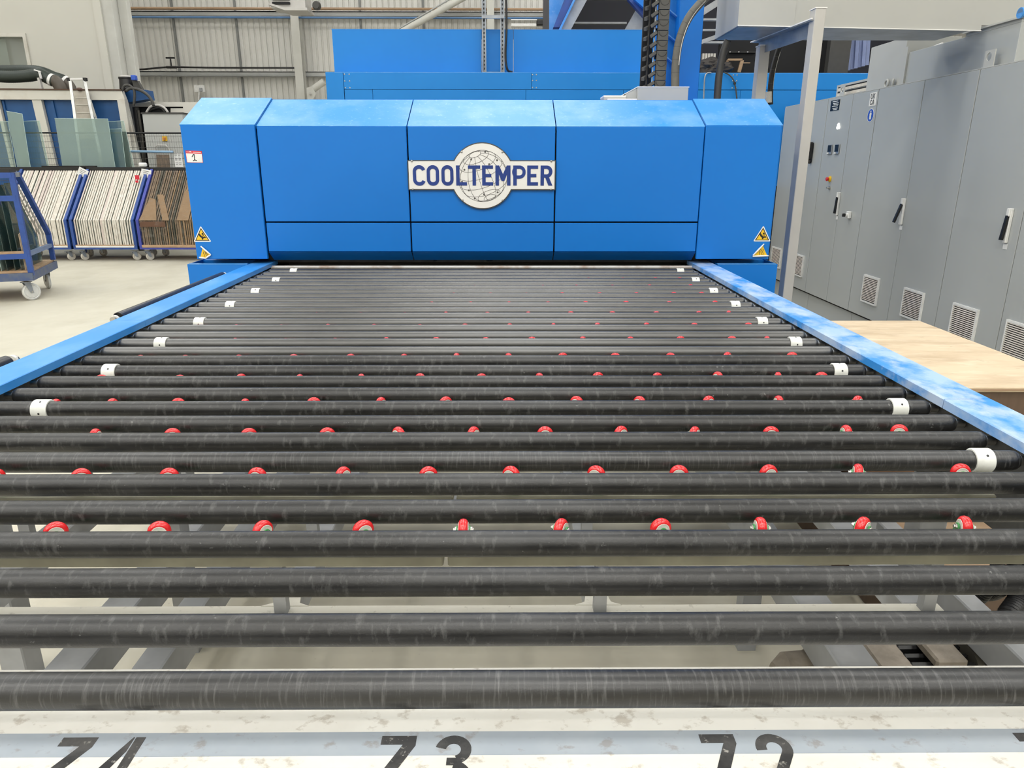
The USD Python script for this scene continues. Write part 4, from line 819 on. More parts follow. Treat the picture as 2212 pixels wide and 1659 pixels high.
def cabinet(y0, y1, lb, doors, zb=0.245, zt=2.181, m=CAB):
    t = thing('electrical_cabinet', lb, 'cabinet', (XC+0.3, (y0+y1)/2, 0), 'grey electrical cabinets along the right')
    obj('carcass', box(XC+0.03, XC+0.60, y0+0.001, y1-0.001, zb, zt-0.004), CABL, t)
    obj('plinth', box(XC+0.045, XC+0.58, y0+0.001, y1-0.001, 0, zb), CAB, t)
    obj('top_edge', box(XC+0.004, XC+0.05, y0+0.001, y1-0.001, zt-0.006, zt), CABL, t)
    obj('base_gap', box(XC+0.02, XC+0.04, y0+0.001, y1-0.001, zb-0.012, zb+0.004), BLACKM, t)
    d = [obj('door', box(XC, XC+0.028, a+0.0035, b-0.0035, zb+0.006, zt-0.008, 0.002), m, t) for a, b in doors]
    obj('gasket', box(XC+0.024, XC+0.03, y0+0.002, y1-0.002, zb, zt-0.005), BLACK, t)
    return t, d
def vent(door, ya, yb, za, zb_):
    f = obj('vent_grille', cat([box(XC-0.016, XC, ya, yb, za, za+0.014), box(XC-0.016, XC, ya, yb, zb_-0.014, zb_), box(XC-0.016, XC, ya, ya+0.012, za, zb_), box(XC-0.016, XC, yb-0.012, yb, za, zb_), box(XC-0.004, XC, ya, yb, za, zb_)]), HARP, door)
def vent2(t, door, ya, yb, za, zb_):
    V_ = obj('vent_grille', ext(sbox(ya, za, yb, zb_).difference(sbox(ya+0.012, za+0.014, yb-0.012, zb_-0.014)), 'yz', XC-0.016, XC), WHITEP, t)
    obj('vent_filter', box(XC-0.006, XC-0.001, ya+0.01, yb-0.01, za+0.01, zb_-0.01), BLACK, V_)
    n = 15; hh = (zb_-za-0.03)/n
    for i in range(n):
        zc_ = za+0.02+hh*(i+0.4)
        obj('vent_slat', bar((XC-0.010, ya+0.010, zc_), (XC-0.010, yb-0.010, zc_), 0.009, hh*0.55, up=(0.35, 0, 1)), HARP, V_)
def handle(t, y, z0, z1, open_=0.0):
    h = obj('door_handle', cat([box(XC-0.020, XC, y-0.017, y+0.017, z0, z1, 0.004), box(XC-0.030, XC-0.018, y-0.015, y+0.015, z1-0.05, z1, 0.004)]), WHITEP, t)
    obj('handle_lever', bar((XC-0.024, y, z1-0.045), (XC-0.030-open_, y+0.004, z0+0.018), 0.022, 0.016, up=(1, 0, 0)), BLACK, h)
    obj('key_label', box(XC-0.002, XC-0.0005, y-0.020, y+0.020, z0-0.040, z0-0.006), PAPER, h)
c1, d1 = cabinet(7.567, 8.72, 'farthest grey cabinet, left of the tall post, with a hanging black pendant control', [(7.567, 8.72)])
c2, d2 = cabinet(6.563, 7.565, 'grey cabinet with meters, emergency stop and black nameplate behind the tall post', [(6.563, 7.033), (7.033, 7.565)])
c3, d3 = cabinet(5.196, 6.561, 'grey double cabinet between two black seams with its lever handle half open', [(5.196, 5.86), (5.86, 6.561)])
c4, d4 = cabinet(3.83, 5.194, 'nearest grey double cabinet at the right edge of the picture', [(3.83, 4.50), (4.50, 5.194)])
vent2(c1, None, 7.68, 7.99, 0.385, 0.615)
vent2(c1, None, 8.33, 8.62, 0.385, 0.615)
vent2(c3, None, 6.06, 6.325, 0.385, 0.624)
vent2(c3, None, 5.375, 5.655, 0.390, 0.620)
vent2(c4, None, 4.72, 5.0, 0.388, 0.621)
vent2(c4, None, 4.15, 4.43, 0.388, 0.621)
handle(c2, 7.035, 1.085, 1.30); handle(c3, 5.868, 1.092, 1.300, 0.035); handle(c4, 4.60, 1.082, 1.297, 0.006)
obj('rotary_isolator', cat([box(XC-0.03, XC, 6.745, 6.80, 1.075, 1.14, 0.006), cyl((XC-0.03, 6.772, 1.105), (XC-0.045, 6.772, 1.105), 0.018, 14)]), WHITEP, c2)
obj('isolator_knob', box(XC-0.075, XC-0.045, 6.765, 6.779, 1.09, 1.12, 0.004), BLACK, c2)
npl = obj('nameplate', box(XC-0.004, XC, 7.30, 7.49, 2.055, 2.150), BLACK, c2)
for i, (a, b) in enumerate(((0.88, 0.35), (0.70, 0.1), (0.56, 0.12), (0.42, 0.3), (0.22, 0.2), (0.10, 0.5))):
    obj('printed_line', box(XC-0.0048, XC-0.004, 7.31+0.17*b*0.4, 7.47-0.16*(0.1+0.3*(i % 3)/3), 2.055+0.095*a-0.004, 2.055+0.095*a+0.003), WHITEP, npl)
for yy, zz in ((7.275, 1.895), (7.245, 1.895), (7.262, 1.918)):
    obj('pilot_lamp', lathe([(0, 0.017), (0.006, 0.017), (0.010, 0.011), (0.012, 0)], (XC, yy, zz), (-1, 0, 0), 16), PILOT, c2, 30)
for yy in (7.375, 7.215):
    mt_ = obj('panel_meter', box(XC-0.012, XC, yy-0.046, yy+0.046, 1.648, 1.74, 0.004), STEELG, c2)
    obj('meter_face', box(XC-0.0135, XC-0.0115, yy-0.038, yy+0.038, 1.672, 1.735), BLACK, mt_)
    obj('meter_key', box(XC-0.018, XC-0.012, yy+0.01, yy+0.040, 1.652, 1.667), WHITEP, mt_)
es = obj('emergency_stop', lathe([(0, 0.028), (0.008, 0.028), (0.01, 0.02), (0.018, 0.02), (0.018, 0)], (XC, 7.296, 1.416), (-1, 0, 0), 20), YELLOW, c2, 30)
obj('stop_button', lathe([(0.016, 0.012), (0.03, 0.020), (0.036, 0.020), (0.042, 0.013), (0.042, 0)], (XC, 7.296, 1.416), (-1, 0, 0), 20), RED, es, 30)
obj('key_switch', lathe([(0, 0.016), (0.012, 0.016), (0.014, 0.009), (0.035, 0.007), (0.035, 0)], (XC, 7.275, 1.333), (-1, 0, 0), 14), STEEL, c2, 30)
pd = thing('pendant_control', 'black pendant control hanging on the farthest grey cabinet door', 'pendant control', (XC-0.02, 7.81, 1.6))
obj('casing', cat([box(XC-0.05, XC-0.001, 7.78, 7.84, 1.60, 1.775, 0.012), box(XC-0.035, XC-0.001, 7.787, 7.833, 1.56, 1.61, 0.012)]), BLACK, pd)
for i in range(5): obj('push_button', cyl((XC-0.05, 7.81, 1.63+0.027*i), (XC-0.056, 7.81, 1.63+0.027*i), 0.010, 10), HOSEGR if i % 2 else PAPER, pd, 30)
def textlab(name, txt, hgt, y, z, m, parent, x=XC-0.003, bold=True):
    tm = meshkit.text_mesh(txt, hgt, 0.0006, bold); v = tm.vertices.copy()
    return obj(name, trimesh.Trimesh(np.c_[np.full(len(v), x)-v[:, 2], y-v[:, 0], z+v[:, 1]], tm.faces, process=False), m, parent)
uk = thing('conformity_label', 'white UKCA mark label at the top corner of the cabinet with meters', 'label', (XC, 6.65, 2.07))
obj('label_face', box(XC-0.002, XC-0.0003, 6.585, 6.705, 2.045, 2.155), PAPER, uk)
textlab('label_letters', 'UK', 0.040, 6.690, 2.105, SIGNG, uk); textlab('label_letters', 'CA', 0.040, 6.690, 2.055, SIGNG, uk)
bs = thing('blue_sticker', 'round blue read-the-manual sticker under the UKCA label', 'sticker', (XC, 6.645, 1.96))
obj('sticker_edge', ext(Point(6.648, 1.968).buffer(0.056), 'yz', XC-0.002, XC-0.0003), PAPER, bs)
obj('sticker_face', ext(Point(6.648, 1.968).buffer(0.051), 'yz', XC-0.0026, XC-0.002), STBLUE, bs)
obj('pictogram', ext(unary_union([Point(6.648, 1.998).buffer(0.009), sbox(6.632, 1.935, 6.664, 1.978), Polygon([(6.628, 1.975), (6.668, 1.975), (6.660, 1.988), (6.636, 1.988)])]), 'yz', XC-0.0032, XC-0.0026), PAPER, bs)
# gear on the cabinet tops
def lug(y, w, name='lifting_lug', lb=''):
    t = thing(name, lb, 'lifting eye', (XC+0.03, y, 2.181))
    obj('lug_plate', ext(sbox(y-w/2, 2.181, y+w/2, 2.181+w*1.02).difference(Point(y+w*0.05, 2.181+w*0.62).buffer(w*0.25)), 'yz', XC+0.02, XC+0.027), CABL, t)
    obj('lug_foot', box(XC+0.012, XC+0.06, y-w*0.55, y+w*0.55, 2.179, 2.186), CABL, t)
lug(5.155, 0.105, lb='light grey lifting lug plate on the seam of the two nearest cabinets')
lug(7.33, 0.09, lb='small lifting lug in front of the louvred box on the cabinet with meters')
le = thing('lifting_eyes', 'pair of grey lifting eyes on top at the cabinet seam below the square grey box', 'lifting eye', (XC+0.04, 6.5, 2.18))
for yy, rr in ((6.53, 0.028), (6.42, 0.024)):
    a_ = np.linspace(0, 2*math.pi, 25); ry = 1.0 if yy > 6.5 else 0.45
    obj('eye_ring', tube([(XC+0.04+rr*0.5*math.cos(q_)*(1-ry), yy+rr*ry*math.cos(q_), 2.181+rr+0.006+rr*math.sin(q_)) for q_ in a_], 0.009, 8, caps=False), CABL, le, True)
lv = thing('louvre_box', 'low louvred grey vent box on top of the cabinet with meters', 'vent box', (XC+0.2, 7.2, 2.18))
obj('box_body', box(XC+0.10, XC+0.40, 6.95, 7.64, 2.181, 2.305), CABL, lv)
for i in range(2): obj('louvre', box(XC+0.092, XC+0.10, 6.99, 7.60, 2.20+0.046*i, 2.226+0.046*i), HARP, lv)
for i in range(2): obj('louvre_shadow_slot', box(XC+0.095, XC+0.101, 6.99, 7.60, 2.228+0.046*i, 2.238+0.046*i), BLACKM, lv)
ra = thing('riser_box', 'square grey steel box standing on the cabinets at the rear end of the trunking', 'box', (XC+0.3, 6.6, 2.18))
obj('box_body', box(XC+0.06, XC+0.5, 6.33, 6.935, 2.181, 2.55, 0.002), CABL, ra)
rb = thing('riser_box', 'long grey steel box on the cabinets where the trunking ends', 'box', (XC+0.3, 5.6, 2.18))
obj('box_body', box(XC+0.07, XC+0.55, 4.97, 6.29, 2.181, 2.425, 0.002), CAB, rb)
obj('box_body', box(XC+0.07, XC+0.55, 4.97, 5.55, 2.425, 2.447, 0.002), CAB, rb)
obj('lid', box(XC+0.05, XC+0.57, 4.955, 5.56, 2.447, 2.457), CABL, rb)
obj('seam_strip', box(XC+0.055, XC+0.075, 6.29, 6.325, 2.181, 2.47), CABL, rb)
obj('round_pipe', tube([(XC+0.085, 6.27, 2.395), (XC+0.085, 5.86, 2.425)], 0.012, 10), SIGNW, rb, True)
bp_ = thing('blue_pipe', 'short blue pipe end at the top right corner above the trunking lid', 'pipe', at(2206, 24, y=4.6))
obj('pipe', cyl(at(2203, 28, y=4.6), at(2240, 28, y=4.6), 0.024, 14), PIPEB, bp_, 30)
obj('pipe_end', lathe([(0, 0.0), (0, 0.030), (0.012, 0.030), (0.012, 0.024)], at(2203, 28, y=4.6), (1, 0, 0), 16), BLUED, bp_, 30)
# plywood crate beside the right rail
pc_ = thing('plywood_crate', 'large brown crate with a pale plywood lid between right rail and cabinets', 'crate', (1.75, 3.0, 0))
obj('crate_body', box(1.325, 2.085, 2.435, 3.535, 0.0, 0.782, 0.003), PLYD, pc_)
obj('plywood_lid', box(1.31, 2.105, 2.42, 3.55, 0.785, 0.803, 0.002), PLY, pc_)
obj('lid_edge_ply', box(1.312, 2.103, 2.4185, 2.4205, 0.790, 0.797), CARD, pc_)

# ================================================================== glass trolleys on the left
CAST = {}
def trolley_caster(t, x, y, r=0.065, a=0.0, wm=HARP):
    ax_ = np.array([math.sin(a), -math.cos(a), 0]); f_ = np.array([math.cos(a), math.sin(a), 0]); c = np.array([x, y, r])
    fork = cat([trimesh.PointCloud([c+ax_*s*(0.024+d_)+f_*p[0]+np.array([0, 0, p[1]]) for s_ in (1,) for d_ in (0, 0.004) for p in ((-0.016, -0.012), (0.016, -0.012), (-0.075, r+0.02), (0.0, r+0.02))]).convex_hull for s in (-1, 1)]+[box(*(np.array([c[0]-0.045, c[0]+0.045])-f_[0]*0.035), *(np.array([c[1]-0.045, c[1]+0.045])-f_[1]*0.035), 2*r+0.015, 2*r+0.024)])
    ca = obj('caster', fork, STEELG, t)
    obj('wheel', lathe([(-0.018, 0.0), (-0.018, r*0.72), (-0.013, r*0.76), (-0.02, r*0.86), (-0.012, r), (0.012, r), (0.02, r*0.86), (0.013, r*0.76), (0.018, r*0.72), (0.018, 0)], c, ax_, 24), wm, ca, 35)
    obj('wheel_nut', cyl(c-ax_*0.031, c+ax_*0.031, 0.010, 8), STEEL, ca)
def harp_rack(xl, xr, lb, dm, fm, n, seed, film=False, load=True):
    y0, y1 = 11.95, 12.70; zb, zk, zt = 0.245, 0.655, 1.435
    t = thing('glass_trolley', lb, 'glass rack', ((xl+xr)/2, 12.4, 0))
    R = random.Random(seed)
    for x in (xl, xr):
        prof = [(y0, zb), (y0, zk), (y1, zt)]
        obj('side_frame', cat([bar((x, y0, zb), (x, y0, zk+0.012), 0.045, 0.055, up=(0, 1, 0)), bar((x, y0, zk-0.005), (x, y1, zt), 0.045, 0.055, up=(0, 1, 0))]), fm, t)
        obj('rear_post', box(x-0.022, x+0.022, y1+0.0, y1+0.05, zb, zt), fm, t)
    obj('base_frame', cat([box(xl-0.02, xr+0.02, y0-0.025, y0+0.025, zb-0.055, zb), box(xl-0.02, xr+0.02, y1, y1+0.05, zb-0.055, zb), box(xl-0.02, xl+0.03, y0, y1, zb-0.055, zb), box(xr-0.03, xr+0.02, y0, y1, zb-0.055, zb)]), fm if film else RACKBLUE, t)
    obj('base_board', box(xl+0.02, xr-0.02, y0-0.03, y1+0.02, zb, zb+0.02), WOOD, t)
    obj('edge_strip', box(xl+0.025, xr-0.025, y0-0.034, y0-0.028, zb-0.022, zb+0.004), PAPER if not film else WOOD, t)
    obj('top_beam', box(xl-0.02, xr+0.02, y1-0.01, y1+0.05, zt, zt+0.045), BLACK, t)
    obj('rear_board', box(xl+0.02, xr-0.02, y1+0.01, y1+0.02, zb, zt), BLACKM, t)
    st_ = (xr-xl-0.07)/n
    for i in range(n):
        x = xl+0.035+st_*(i+0.5+R.uniform(-0.14, 0.14)); w = st_*R.uniform(0.48, 0.92)
        if film: m = R.choice([HARPB, HARPB, CARD, HOSEGR])
        else: m = R.choice([dm, dm, dm, mat('divider_coating_pink', (0.60, 0.52, 0.47), 0.5, scale=20)])
        dy = R.uniform(0.0, 0.012)
        obj('divider', cat([bar((x, y0+dy, zb+0.02), (x, y0+dy, zk), w, 0.014, up=(0, 1, 0)), bar((x, y0+dy, zk-0.003), (x, y1-0.02+dy, zt-0.012), w, 0.014, up=(0, 1, 0))]), m, t)
        if i % 2 == 0 and load:
            obj('glass_pane', ext([(y0+0.03, zb+0.022), (y0+0.03, zk), (y1-0.03, zt-0.08), (y1, zt-0.08), (y1, zb+0.022)], 'yz', x+st_*0.40, x+st_*0.40+0.005), GLASSD, t)
    for xx in (xl+0.07, xr-0.07):
        trolley_caster(t, xx, y0+0.10, a=R.uniform(0.6, 1.3)); trolley_caster(t, xx, y1-0.08, a=R.uniform(-0.4, 0.4))
    if film:
        fl_ = ext([(y0-0.034, 0.30), (y0-0.034, zk+0.004), (y1-0.04, zt-0.02), (y1-0.0375, zt-0.02), (y0-0.0315, zk+0.003), (y0-0.0315, 0.30)], 'yz', xl+0.03, xr-0.03)
        obj('stretch_film', fl_, FILM, t)
        up = (0, -(zt-zk), (y1-y0))
        for k_, (a, b, f0, f1, w) in enumerate(((0.03, 0.30, 0.0, 0.42, 0.12), (0.36, 0.46, 0.02, 0.55, 0.08), (0.62, 0.80, 0.0, 0.52, 0.13), (0.62, 0.98, 0.52, 0.57, 0.0))):
            P = lambda u, f: np.array([xl+(xr-xl)*u, y0-0.012+(y1-y0)*f, zk+(zt-zk)*f])
            pts = [P(a, f0), P(b, f0), P(b-0.03*(k_ < 2), f1), P(a+0.01, f1)]
            if k_ == 0: pts = [P(0.03, 0.0), P(0.30, 0.0), P(0.20, 0.40), P(0.10, 0.44)]
            if k_ == 1: pts = [P(0.40, 0.0), P(0.50, 0.0), P(0.30, 0.50), P(0.20, 0.50)]
            obj('cardboard_strip', trimesh.PointCloud([p+np.array([0, -0.006, 0.006])*e_ for p in pts for e_ in (0, 1)]).convex_hull, CARD, t)
        obj('cardboard_strip', box(xl+0.04, xl+0.45, y0-0.028, y0-0.02, 0.555, 0.64), mat('red_brown_board', (0.17, 0.085, 0.055), 0.7, scale=8), t)
    return t
harp_rack(-8.22, -7.19, 'blue glass trolley with pale upright dividers, behind the front trolley', HARP, RACKBLUE, 22, 3)
harp_rack(-7.105, -6.10, 'blue glass trolley with pale upright dividers and a red tag, middle of the row', HARP, RACKBLUE, 24, 4)
harp_rack(-6.02, -4.98, 'violet-blue trolley wrapped in clear film over brown dividers beside the blue hood', HARPB, RACKBLUE2, 28, 5, film=True)
def paper(name, px, py, y, w, h, rot, lb, m=PAPER):
    c = at(px, py, y=y); w, h = w*1.25, h*1.25; P = affinity.rotate(sbox(c[0]-w/2, c[2]-h/2, c[0]+w/2, c[2]+h/2), rot)
    t = thing(name, lb, 'paper', (c[0], y, c[2]))
    obj('sheet', ext(P, 'xz', y-0.003, y), m, t)
    obj('print', ext(affinity.rotate(unary_union([sbox(c[0]-w*0.3, c[2]+h*(0.25-0.2*i), c[0]+w*(0.28-0.1*i), c[2]+h*(0.30-0.2*i)) for i in range(3)]), rot, origin=(c[0], c[2])), 'xz', y-0.004, y-0.003), HOSEGR, t)
paper('paper_tag', 179, 373, 12.60, 0.13, 0.11, -28, 'white paper tag hanging askew at the top of the left pale trolley')
paper('paper_tag', 316, 375, 12.60, 0.13, 0.11, -10, 'white paper tag at the top right corner of the middle trolley')
c = at(299, 385, y=12.45); single('red_tag', ext(unary_union([sbox(c[0]-0.04, c[2]-0.02, c[0]+0.03, c[2]+0.05), sbox(c[0]-0.045, c[2]-0.07, c[0]+0.005, c[2]-0.035)]), 'xz', 12.42, 12.424), PRED, 'small red tag on the dividers of the middle trolley', 'tag')

# front trolley: seen from its upright back, loaded with green glass
ft = thing('front_glass_trolley', 'blue A-frame trolley loaded with upright green glass sheets at the left edge', 'glass rack', (-6.3, 8.7, 0))
P_ = np.array([-5.55, 8.37]); Q_ = np.array([-5.885, 9.38])          # near right and far right base corners
e2 = (Q_-P_)/np.linalg.norm(Q_-P_); e1 = np.array([-e2[1], e2[0]])   # e1 points left along the back
def F(u, v, z): p = P_+e1*u+e2*v; return np.array([p[0], p[1], z])
LW, DP = 1.15, 1.06
zb = 0.30
for u in (0.0, LW):
    obj('back_post', bar(F(u, 0.02, zb), F(u, 0.02, 1.455), 0.055, 0.055, up=(e2[0], e2[1], 0)), RACKBLUE, ft)
    obj('front_stile', cat([bar(F(u, DP-0.03, zb+0.06), F(u, DP-0.03, 0.70), 0.05, 0.06, up=(e2[0], e2[1], 0)), bar(F(u, DP-0.03, 0.69), F(u, 0.22, 1.44), 0.05, 0.06, up=(e2[0], e2[1], 0))]), RACKBLUE, ft)
    obj('side_rail', bar(F(u, 0.03, 0.545), F(u, DP-0.05, 0.545), 0.045, 0.045), mat('rack_light_blue_rail', (0.16, 0.22, 0.36), 0.4, scale=8), ft)
    obj('top_side', bar(F(u, 0.0, 1.43), F(u, 0.24, 1.43), 0.05, 0.05), STEELG, ft)
for z, m in ((1.425, RACKBLUE), (1.175, RACKBLUE), (0.525, RACKBLUE)):
    obj('back_rail', bar(F(0, 0.015, z), F(LW, 0.015, z), 0.05, 0.06), m, ft)
obj('timber_facing', bar(F(0.03, 0.03, 0.568), F(LW, 0.03, 0.568), 0.04, 0.028), WOOD, ft)
obj('top_cover', bar(F(0.02, 0.13, 1.475), F(LW, 0.13, 1.475), 0.26, 0.04), BLACK, ft)
obj('base_frame', cat([bar(F(-0.02, 0, zb-0.01), F(LW, 0, zb-0.01), 0.05, 0.09), bar(F(-0.02, DP, zb-0.01), F(LW, DP, zb-0.01), 0.05, 0.09), bar(F(0, -0.02, zb-0.01), F(0, DP+0.02, zb-0.01), 0.05, 0.09), bar(F(LW, 0, zb-0.01), F(LW, DP, zb-0.01), 0.05, 0.09)]), mat('rack_worn_blue', (0.055, 0.085, 0.19), 0.5, c2=(0.10, 0.12, 0.16), scale=10), ft)
obj('base_board', trimesh.PointCloud([F(u, v, z) for u in (0.0, LW) for v in (0.0, DP) for z in (zb+0.036, zb+0.058)]).convex_hull, WOOD, ft)
for k_, u in enumerate(np.r_[0.10, 0.16, 0.24, np.arange(0.30, LW-0.03, 0.062)]):
    sl = [(0.05, zb+0.06), (DP-0.12, zb+0.06), (DP-0.12, 0.66), (0.30, 1.34-0.02*(k_ % 3)), (0.05, 1.34-0.02*(k_ % 3))]
    V = [F(u+d_, a, b) for d_ in (0, 0.006) for a, b in sl]
    m = GLASS if k_ < 3 else GLASSD
    obj('glass_sheet', trimesh.PointCloud(V).convex_hull, m, ft)
for k_, u in enumerate((0.045, 0.085)):
    obj('divider', cat([bar(F(u, DP-0.09, 0.55), F(u, DP-0.09, 0.70), 0.014, 0.02, up=(e2[0], e2[1], 0)), bar(F(u, DP-0.09, 0.695), F(u, 0.24, 1.37), 0.014, 0.02, up=(e2[0], e2[1], 0))]), HARP, ft)
obj('cardboard_sheet', trimesh.PointCloud([F(0.06+d_, a, b) for d_ in (0, 0.006) for a, b in ((0.06, 0.36), (0.14, 0.36), (0.20, 0.56), (0.20, 0.80), (0.06, 0.77))]).convex_hull, mat('tan_card', (0.50, 0.37, 0.24), 0.8, scale=8), ft)
for (u, v, a) in ((0.06, 0.10, 1.0), (0.10, DP-0.08, 2.4), (LW-0.1, 0.1, 0.7), (LW-0.1, DP-0.1, 0.5)):
    p = F(u, v, 0); trolley_caster(ft, p[0], p[1], r=0.100, a=a, wm=mat('white_wheel', (0.66, 0.66, 0.63), 0.45, scale=12))

# glass sheets and mesh fence behind the trolleys
def sheet(name, pts, y, m, lb, group=None, tilt=0.0):
    P = [at(a, b, y=y) for a, b in pts]
    V = [p+np.array([0, d_, 0]) for p in P for d_ in (0, 0.006)]
    t = thing(name, lb, 'glass', P[-1]); obj('pane', trimesh.PointCloud(V).convex_hull, m, t)
    E_ = [tube([P[0]+[0, -0.002, 0], P[1]+[0, -0.002, 0]], 0.004, 6), tube([P[1]+[0, -0.002, 0], P[2]+[0, -0.002, 0]], 0.004, 6)]
    for e_ in E_: obj('polished_edge', e_, mat('glass_edge', (0.45, 0.58, 0.55), 0.2, scale=9), t)
    return t
gt = sheet('glass_sheet', [(118, 256), (233, 257), (249, 361), (135, 361)], 12.86, GLASST, 'large obscured green glass sheet standing behind the pale trolleys')
sheet('glass_sheet', [(232, 262), (267, 261), (290, 361), (248, 361)], 13.00, GLASS, 'clear green glass sheet half hidden behind the obscured sheet')
sheet('glass_sheet', [(236, 279), (262, 278), (272, 361), (246, 361)], 12.93, GLASS, 'smaller clear glass sheet between the obscured sheet and the clear one')
sheet('glass_sheet', [(14, 240), (48, 246), (66, 361), (37, 361)], 12.90, GLASST, 'narrow pale glass strip standing upright near the left edge')
sheet('glass_sheet', [(20, 262), (85, 261), (106, 361), (50, 361)], 13.05, GLASS, 'clear green glass sheet behind the narrow pale strip')
sheet('glass_sheet', [(-60, 263), (18, 262), (34, 361), (-40, 361)], 12.95, GLASS, 'clear glass sheet cut by the left edge of the picture')
gs = thing('glass_stand', 'low black edged stand that carries the loose glass sheets behind the trolleys', 'stand', (-7.0, 12.96, 0))
obj('shelf_beam', box(-9.0, -6.05, 12.82, 13.10, at(200, 361, y=12.9)[2]-0.06, at(200, 361, y=12.9)[2]-0.002), BLACK, gs)
for xx in (-8.9, -7.5, -6.1): obj('stand_leg', box(xx-0.03, xx+0.03, 12.92, 12.98, 0, at(200, 361, y=12.9)[2]-0.06), RACKBLUE, gs)
obj('coated_strip', box(at(92, 361, y=12.8)[0], at(208, 361, y=12.8)[0], 12.77, 12.83, at(150, 364, y=12.8)[2], at(150, 358, y=12.8)[2]), BLACK, gs)
fn = thing('mesh_fence', 'black wire mesh guard fence in front of the white and blue machine', 'fence', (-6.5, 13.4, 0))
YF = 13.4
zf0, zf1 = 0.05, at(200, 287, y=YF)[2]
obj('top_rail', tube([(-9.6, YF, zf1), (-4.9, YF, zf1)], 0.014, 8), BLACK, fn, True)
for px_ in (284, ): obj('fence_post', box(at(279, 300, y=YF)[0]-0.12, at(279, 300, y=YF)[0]-0.04, YF-0.03, YF+0.03, 0, zf1+0.02), HOSEDK, fn)
obj('fence_post', box(-9.6, -9.54, YF-0.03, YF+0.03, 0, zf1), HOSEDK, fn)
obj('fence_post', box(-4.95, -4.89, YF-0.03, YF+0.03, 0, zf1), HOSEDK, fn)
for zz in np.arange(0.2, zf1-0.02, 0.095): obj('mesh_wire', tube([(-9.6, YF, zz), (-4.9, YF, zz)], 0.0032, 5), HOSEGR, fn)
xs_ = np.arange(-9.55, -4.93, 0.042)
obj('upright_wires', cat([tube([(xx, YF, 0.15), (xx, YF, zf1)], 0.0016, 4, False) for xx in xs_]), HOSEGR, fn, kind='stuff')
single('light_blue_rail', tube([at(280, 327, y=13.3), at(374, 328, y=13.3)], 0.020, 10), mat('pale_blue_rail', (0.26, 0.42, 0.60), 0.4, scale=5), 'pale blue rail fixed level across the mesh fence', 'rail', smooth=True)
def notice(pxs, y, lb):
    a, b = at(pxs[0], pxs[1], y=y), at(pxs[2], pxs[3], y=y)
    t = thing('printed_notice', lb, 'notice', ((a[0]+b[0])/2, y, b[2]))
    obj('sheet', box(a[0], b[0], y-0.004, y, b[2], a[2]), PAPER, t)
    w_, h_ = b[0]-a[0], a[2]-b[2]
    for cx_ in (0.26, 0.70):
        obj('print', ext(unary_union([sbox(a[0]+w_*(cx_-0.17), b[2]+h_*(0.92-0.105*i), a[0]+w_*(cx_+0.17-0.05*(i % 3)), b[2]+h_*(0.955-0.105*i)) for i in range(8) if i != 5]), 'xz', y-0.0052, y-0.004), HOSEGR, t)
notice((375, 331, 396, 361), 13.34, 'white printed notice on the fence beside the blue hood corner')
notice((36, 322, 64, 361), 13.30, 'white printed notice on the fence seen behind the left glass strip')
single('paper_cup', box(*[at(p_, 356, y=12.78)[0] for p_ in (302, 318)], 12.72, 12.80, at(310, 361, y=12.76)[2], at(310, 351, y=12.76)[2], 0.02), PAPER, 'small white plastic tub on top of the middle trolley', 'tub')

# white and blue glass machine with its duct hoses
YM = 14.5
def mp(px, py, y=YM): return tuple(at(px, py, y=y)[[0, 2]])
wm = thing('glass_machine', 'long white framed glass machine with dark blue panels behind the mesh fence', 'machine', (-8.5, 14.8, 0))
obj('top_beam', ext([mp(-160, 193), mp(268, 196), mp(276, 217), mp(-160, 215)], 'xz', YM-0.10, YM), MACHW, wm)
obj('top_edge', ext([mp(-160, 191), mp(268, 194), mp(268, 197), mp(-160, 194)], 'xz', YM-0.12, YM+0.3), mat('rust_edge', (0.09, 0.05, 0.03), 0.7, scale=9), wm)
for a, b in ((-85, 18), (74, 20), (-2-3, 7), (257, 19)):
    obj('frame_post', ext([mp(a, 215), mp(a+b, 215), mp(a+b+41, 392), mp(a+41, 392)], 'xz', YM-0.08, YM-0.005), MACHW, wm)
obj('conveyor_post', ext([mp(262, 215), mp(278, 215), mp(305, 392), mp(291, 392)], 'xz', YM-0.16, YM-0.085), MACHW, wm)
for a, b in ((-66, -2), (2, 75), (94, 260)):
    obj('blue_panel', ext([mp(a, 213), mp(b, 213), mp(b+41, 392), mp(a+41, 392)], 'xz', YM, YM+0.02), MACHBLUE, wm)
for a, b in ((6, 10), (64, 72), (110, 116), (244, 256)):
    obj('panel_fold', ext([mp(a, 218), mp(b, 218), mp(b+40, 392), mp(a+40, 392)], 'xz', YM-0.03, YM-0.002), MACHBLUE, wm)
obj('machine_body', box(at(-140, 392, y=YM+0.1)[0], at(248, 196, y=YM+0.1)[0], YM+0.05, YM+0.42, 0, at(100, 196, y=YM)[2]-0.03), MACHBLUE, wm)
obj('lower_skirt', box(at(-140, 392, y=YM)[0], at(290, 392, y=YM)[0], YM-0.05, YM+0.04, 0, at(0, 392, y=YM)[2]), MACHBLUE, wm)
sl_ = thing('stained_chute', 'stained pale chute cover leaning between the ladder rails on the machine', 'cover', at(178, 250, y=14.2))
obj('cover_sheet', ext([mp(161, 197, 14.28), mp(190, 197, 14.28), mp(203, 300, 14.28), mp(168, 300, 14.28)], 'xz', 14.26, 14.32), MACHD, sl_)
for yy_ in (211, 226, 243): obj('cover_fold', ext([mp(162+0.08*(yy_-197), yy_, 14.25), mp(190+0.12*(yy_-197), yy_, 14.25), mp(190+0.12*(yy_-197), yy_+1.2, 14.25), mp(162+0.08*(yy_-197), yy_+1.2, 14.25)], 'xz', 14.25, 14.262), MACHW, sl_)
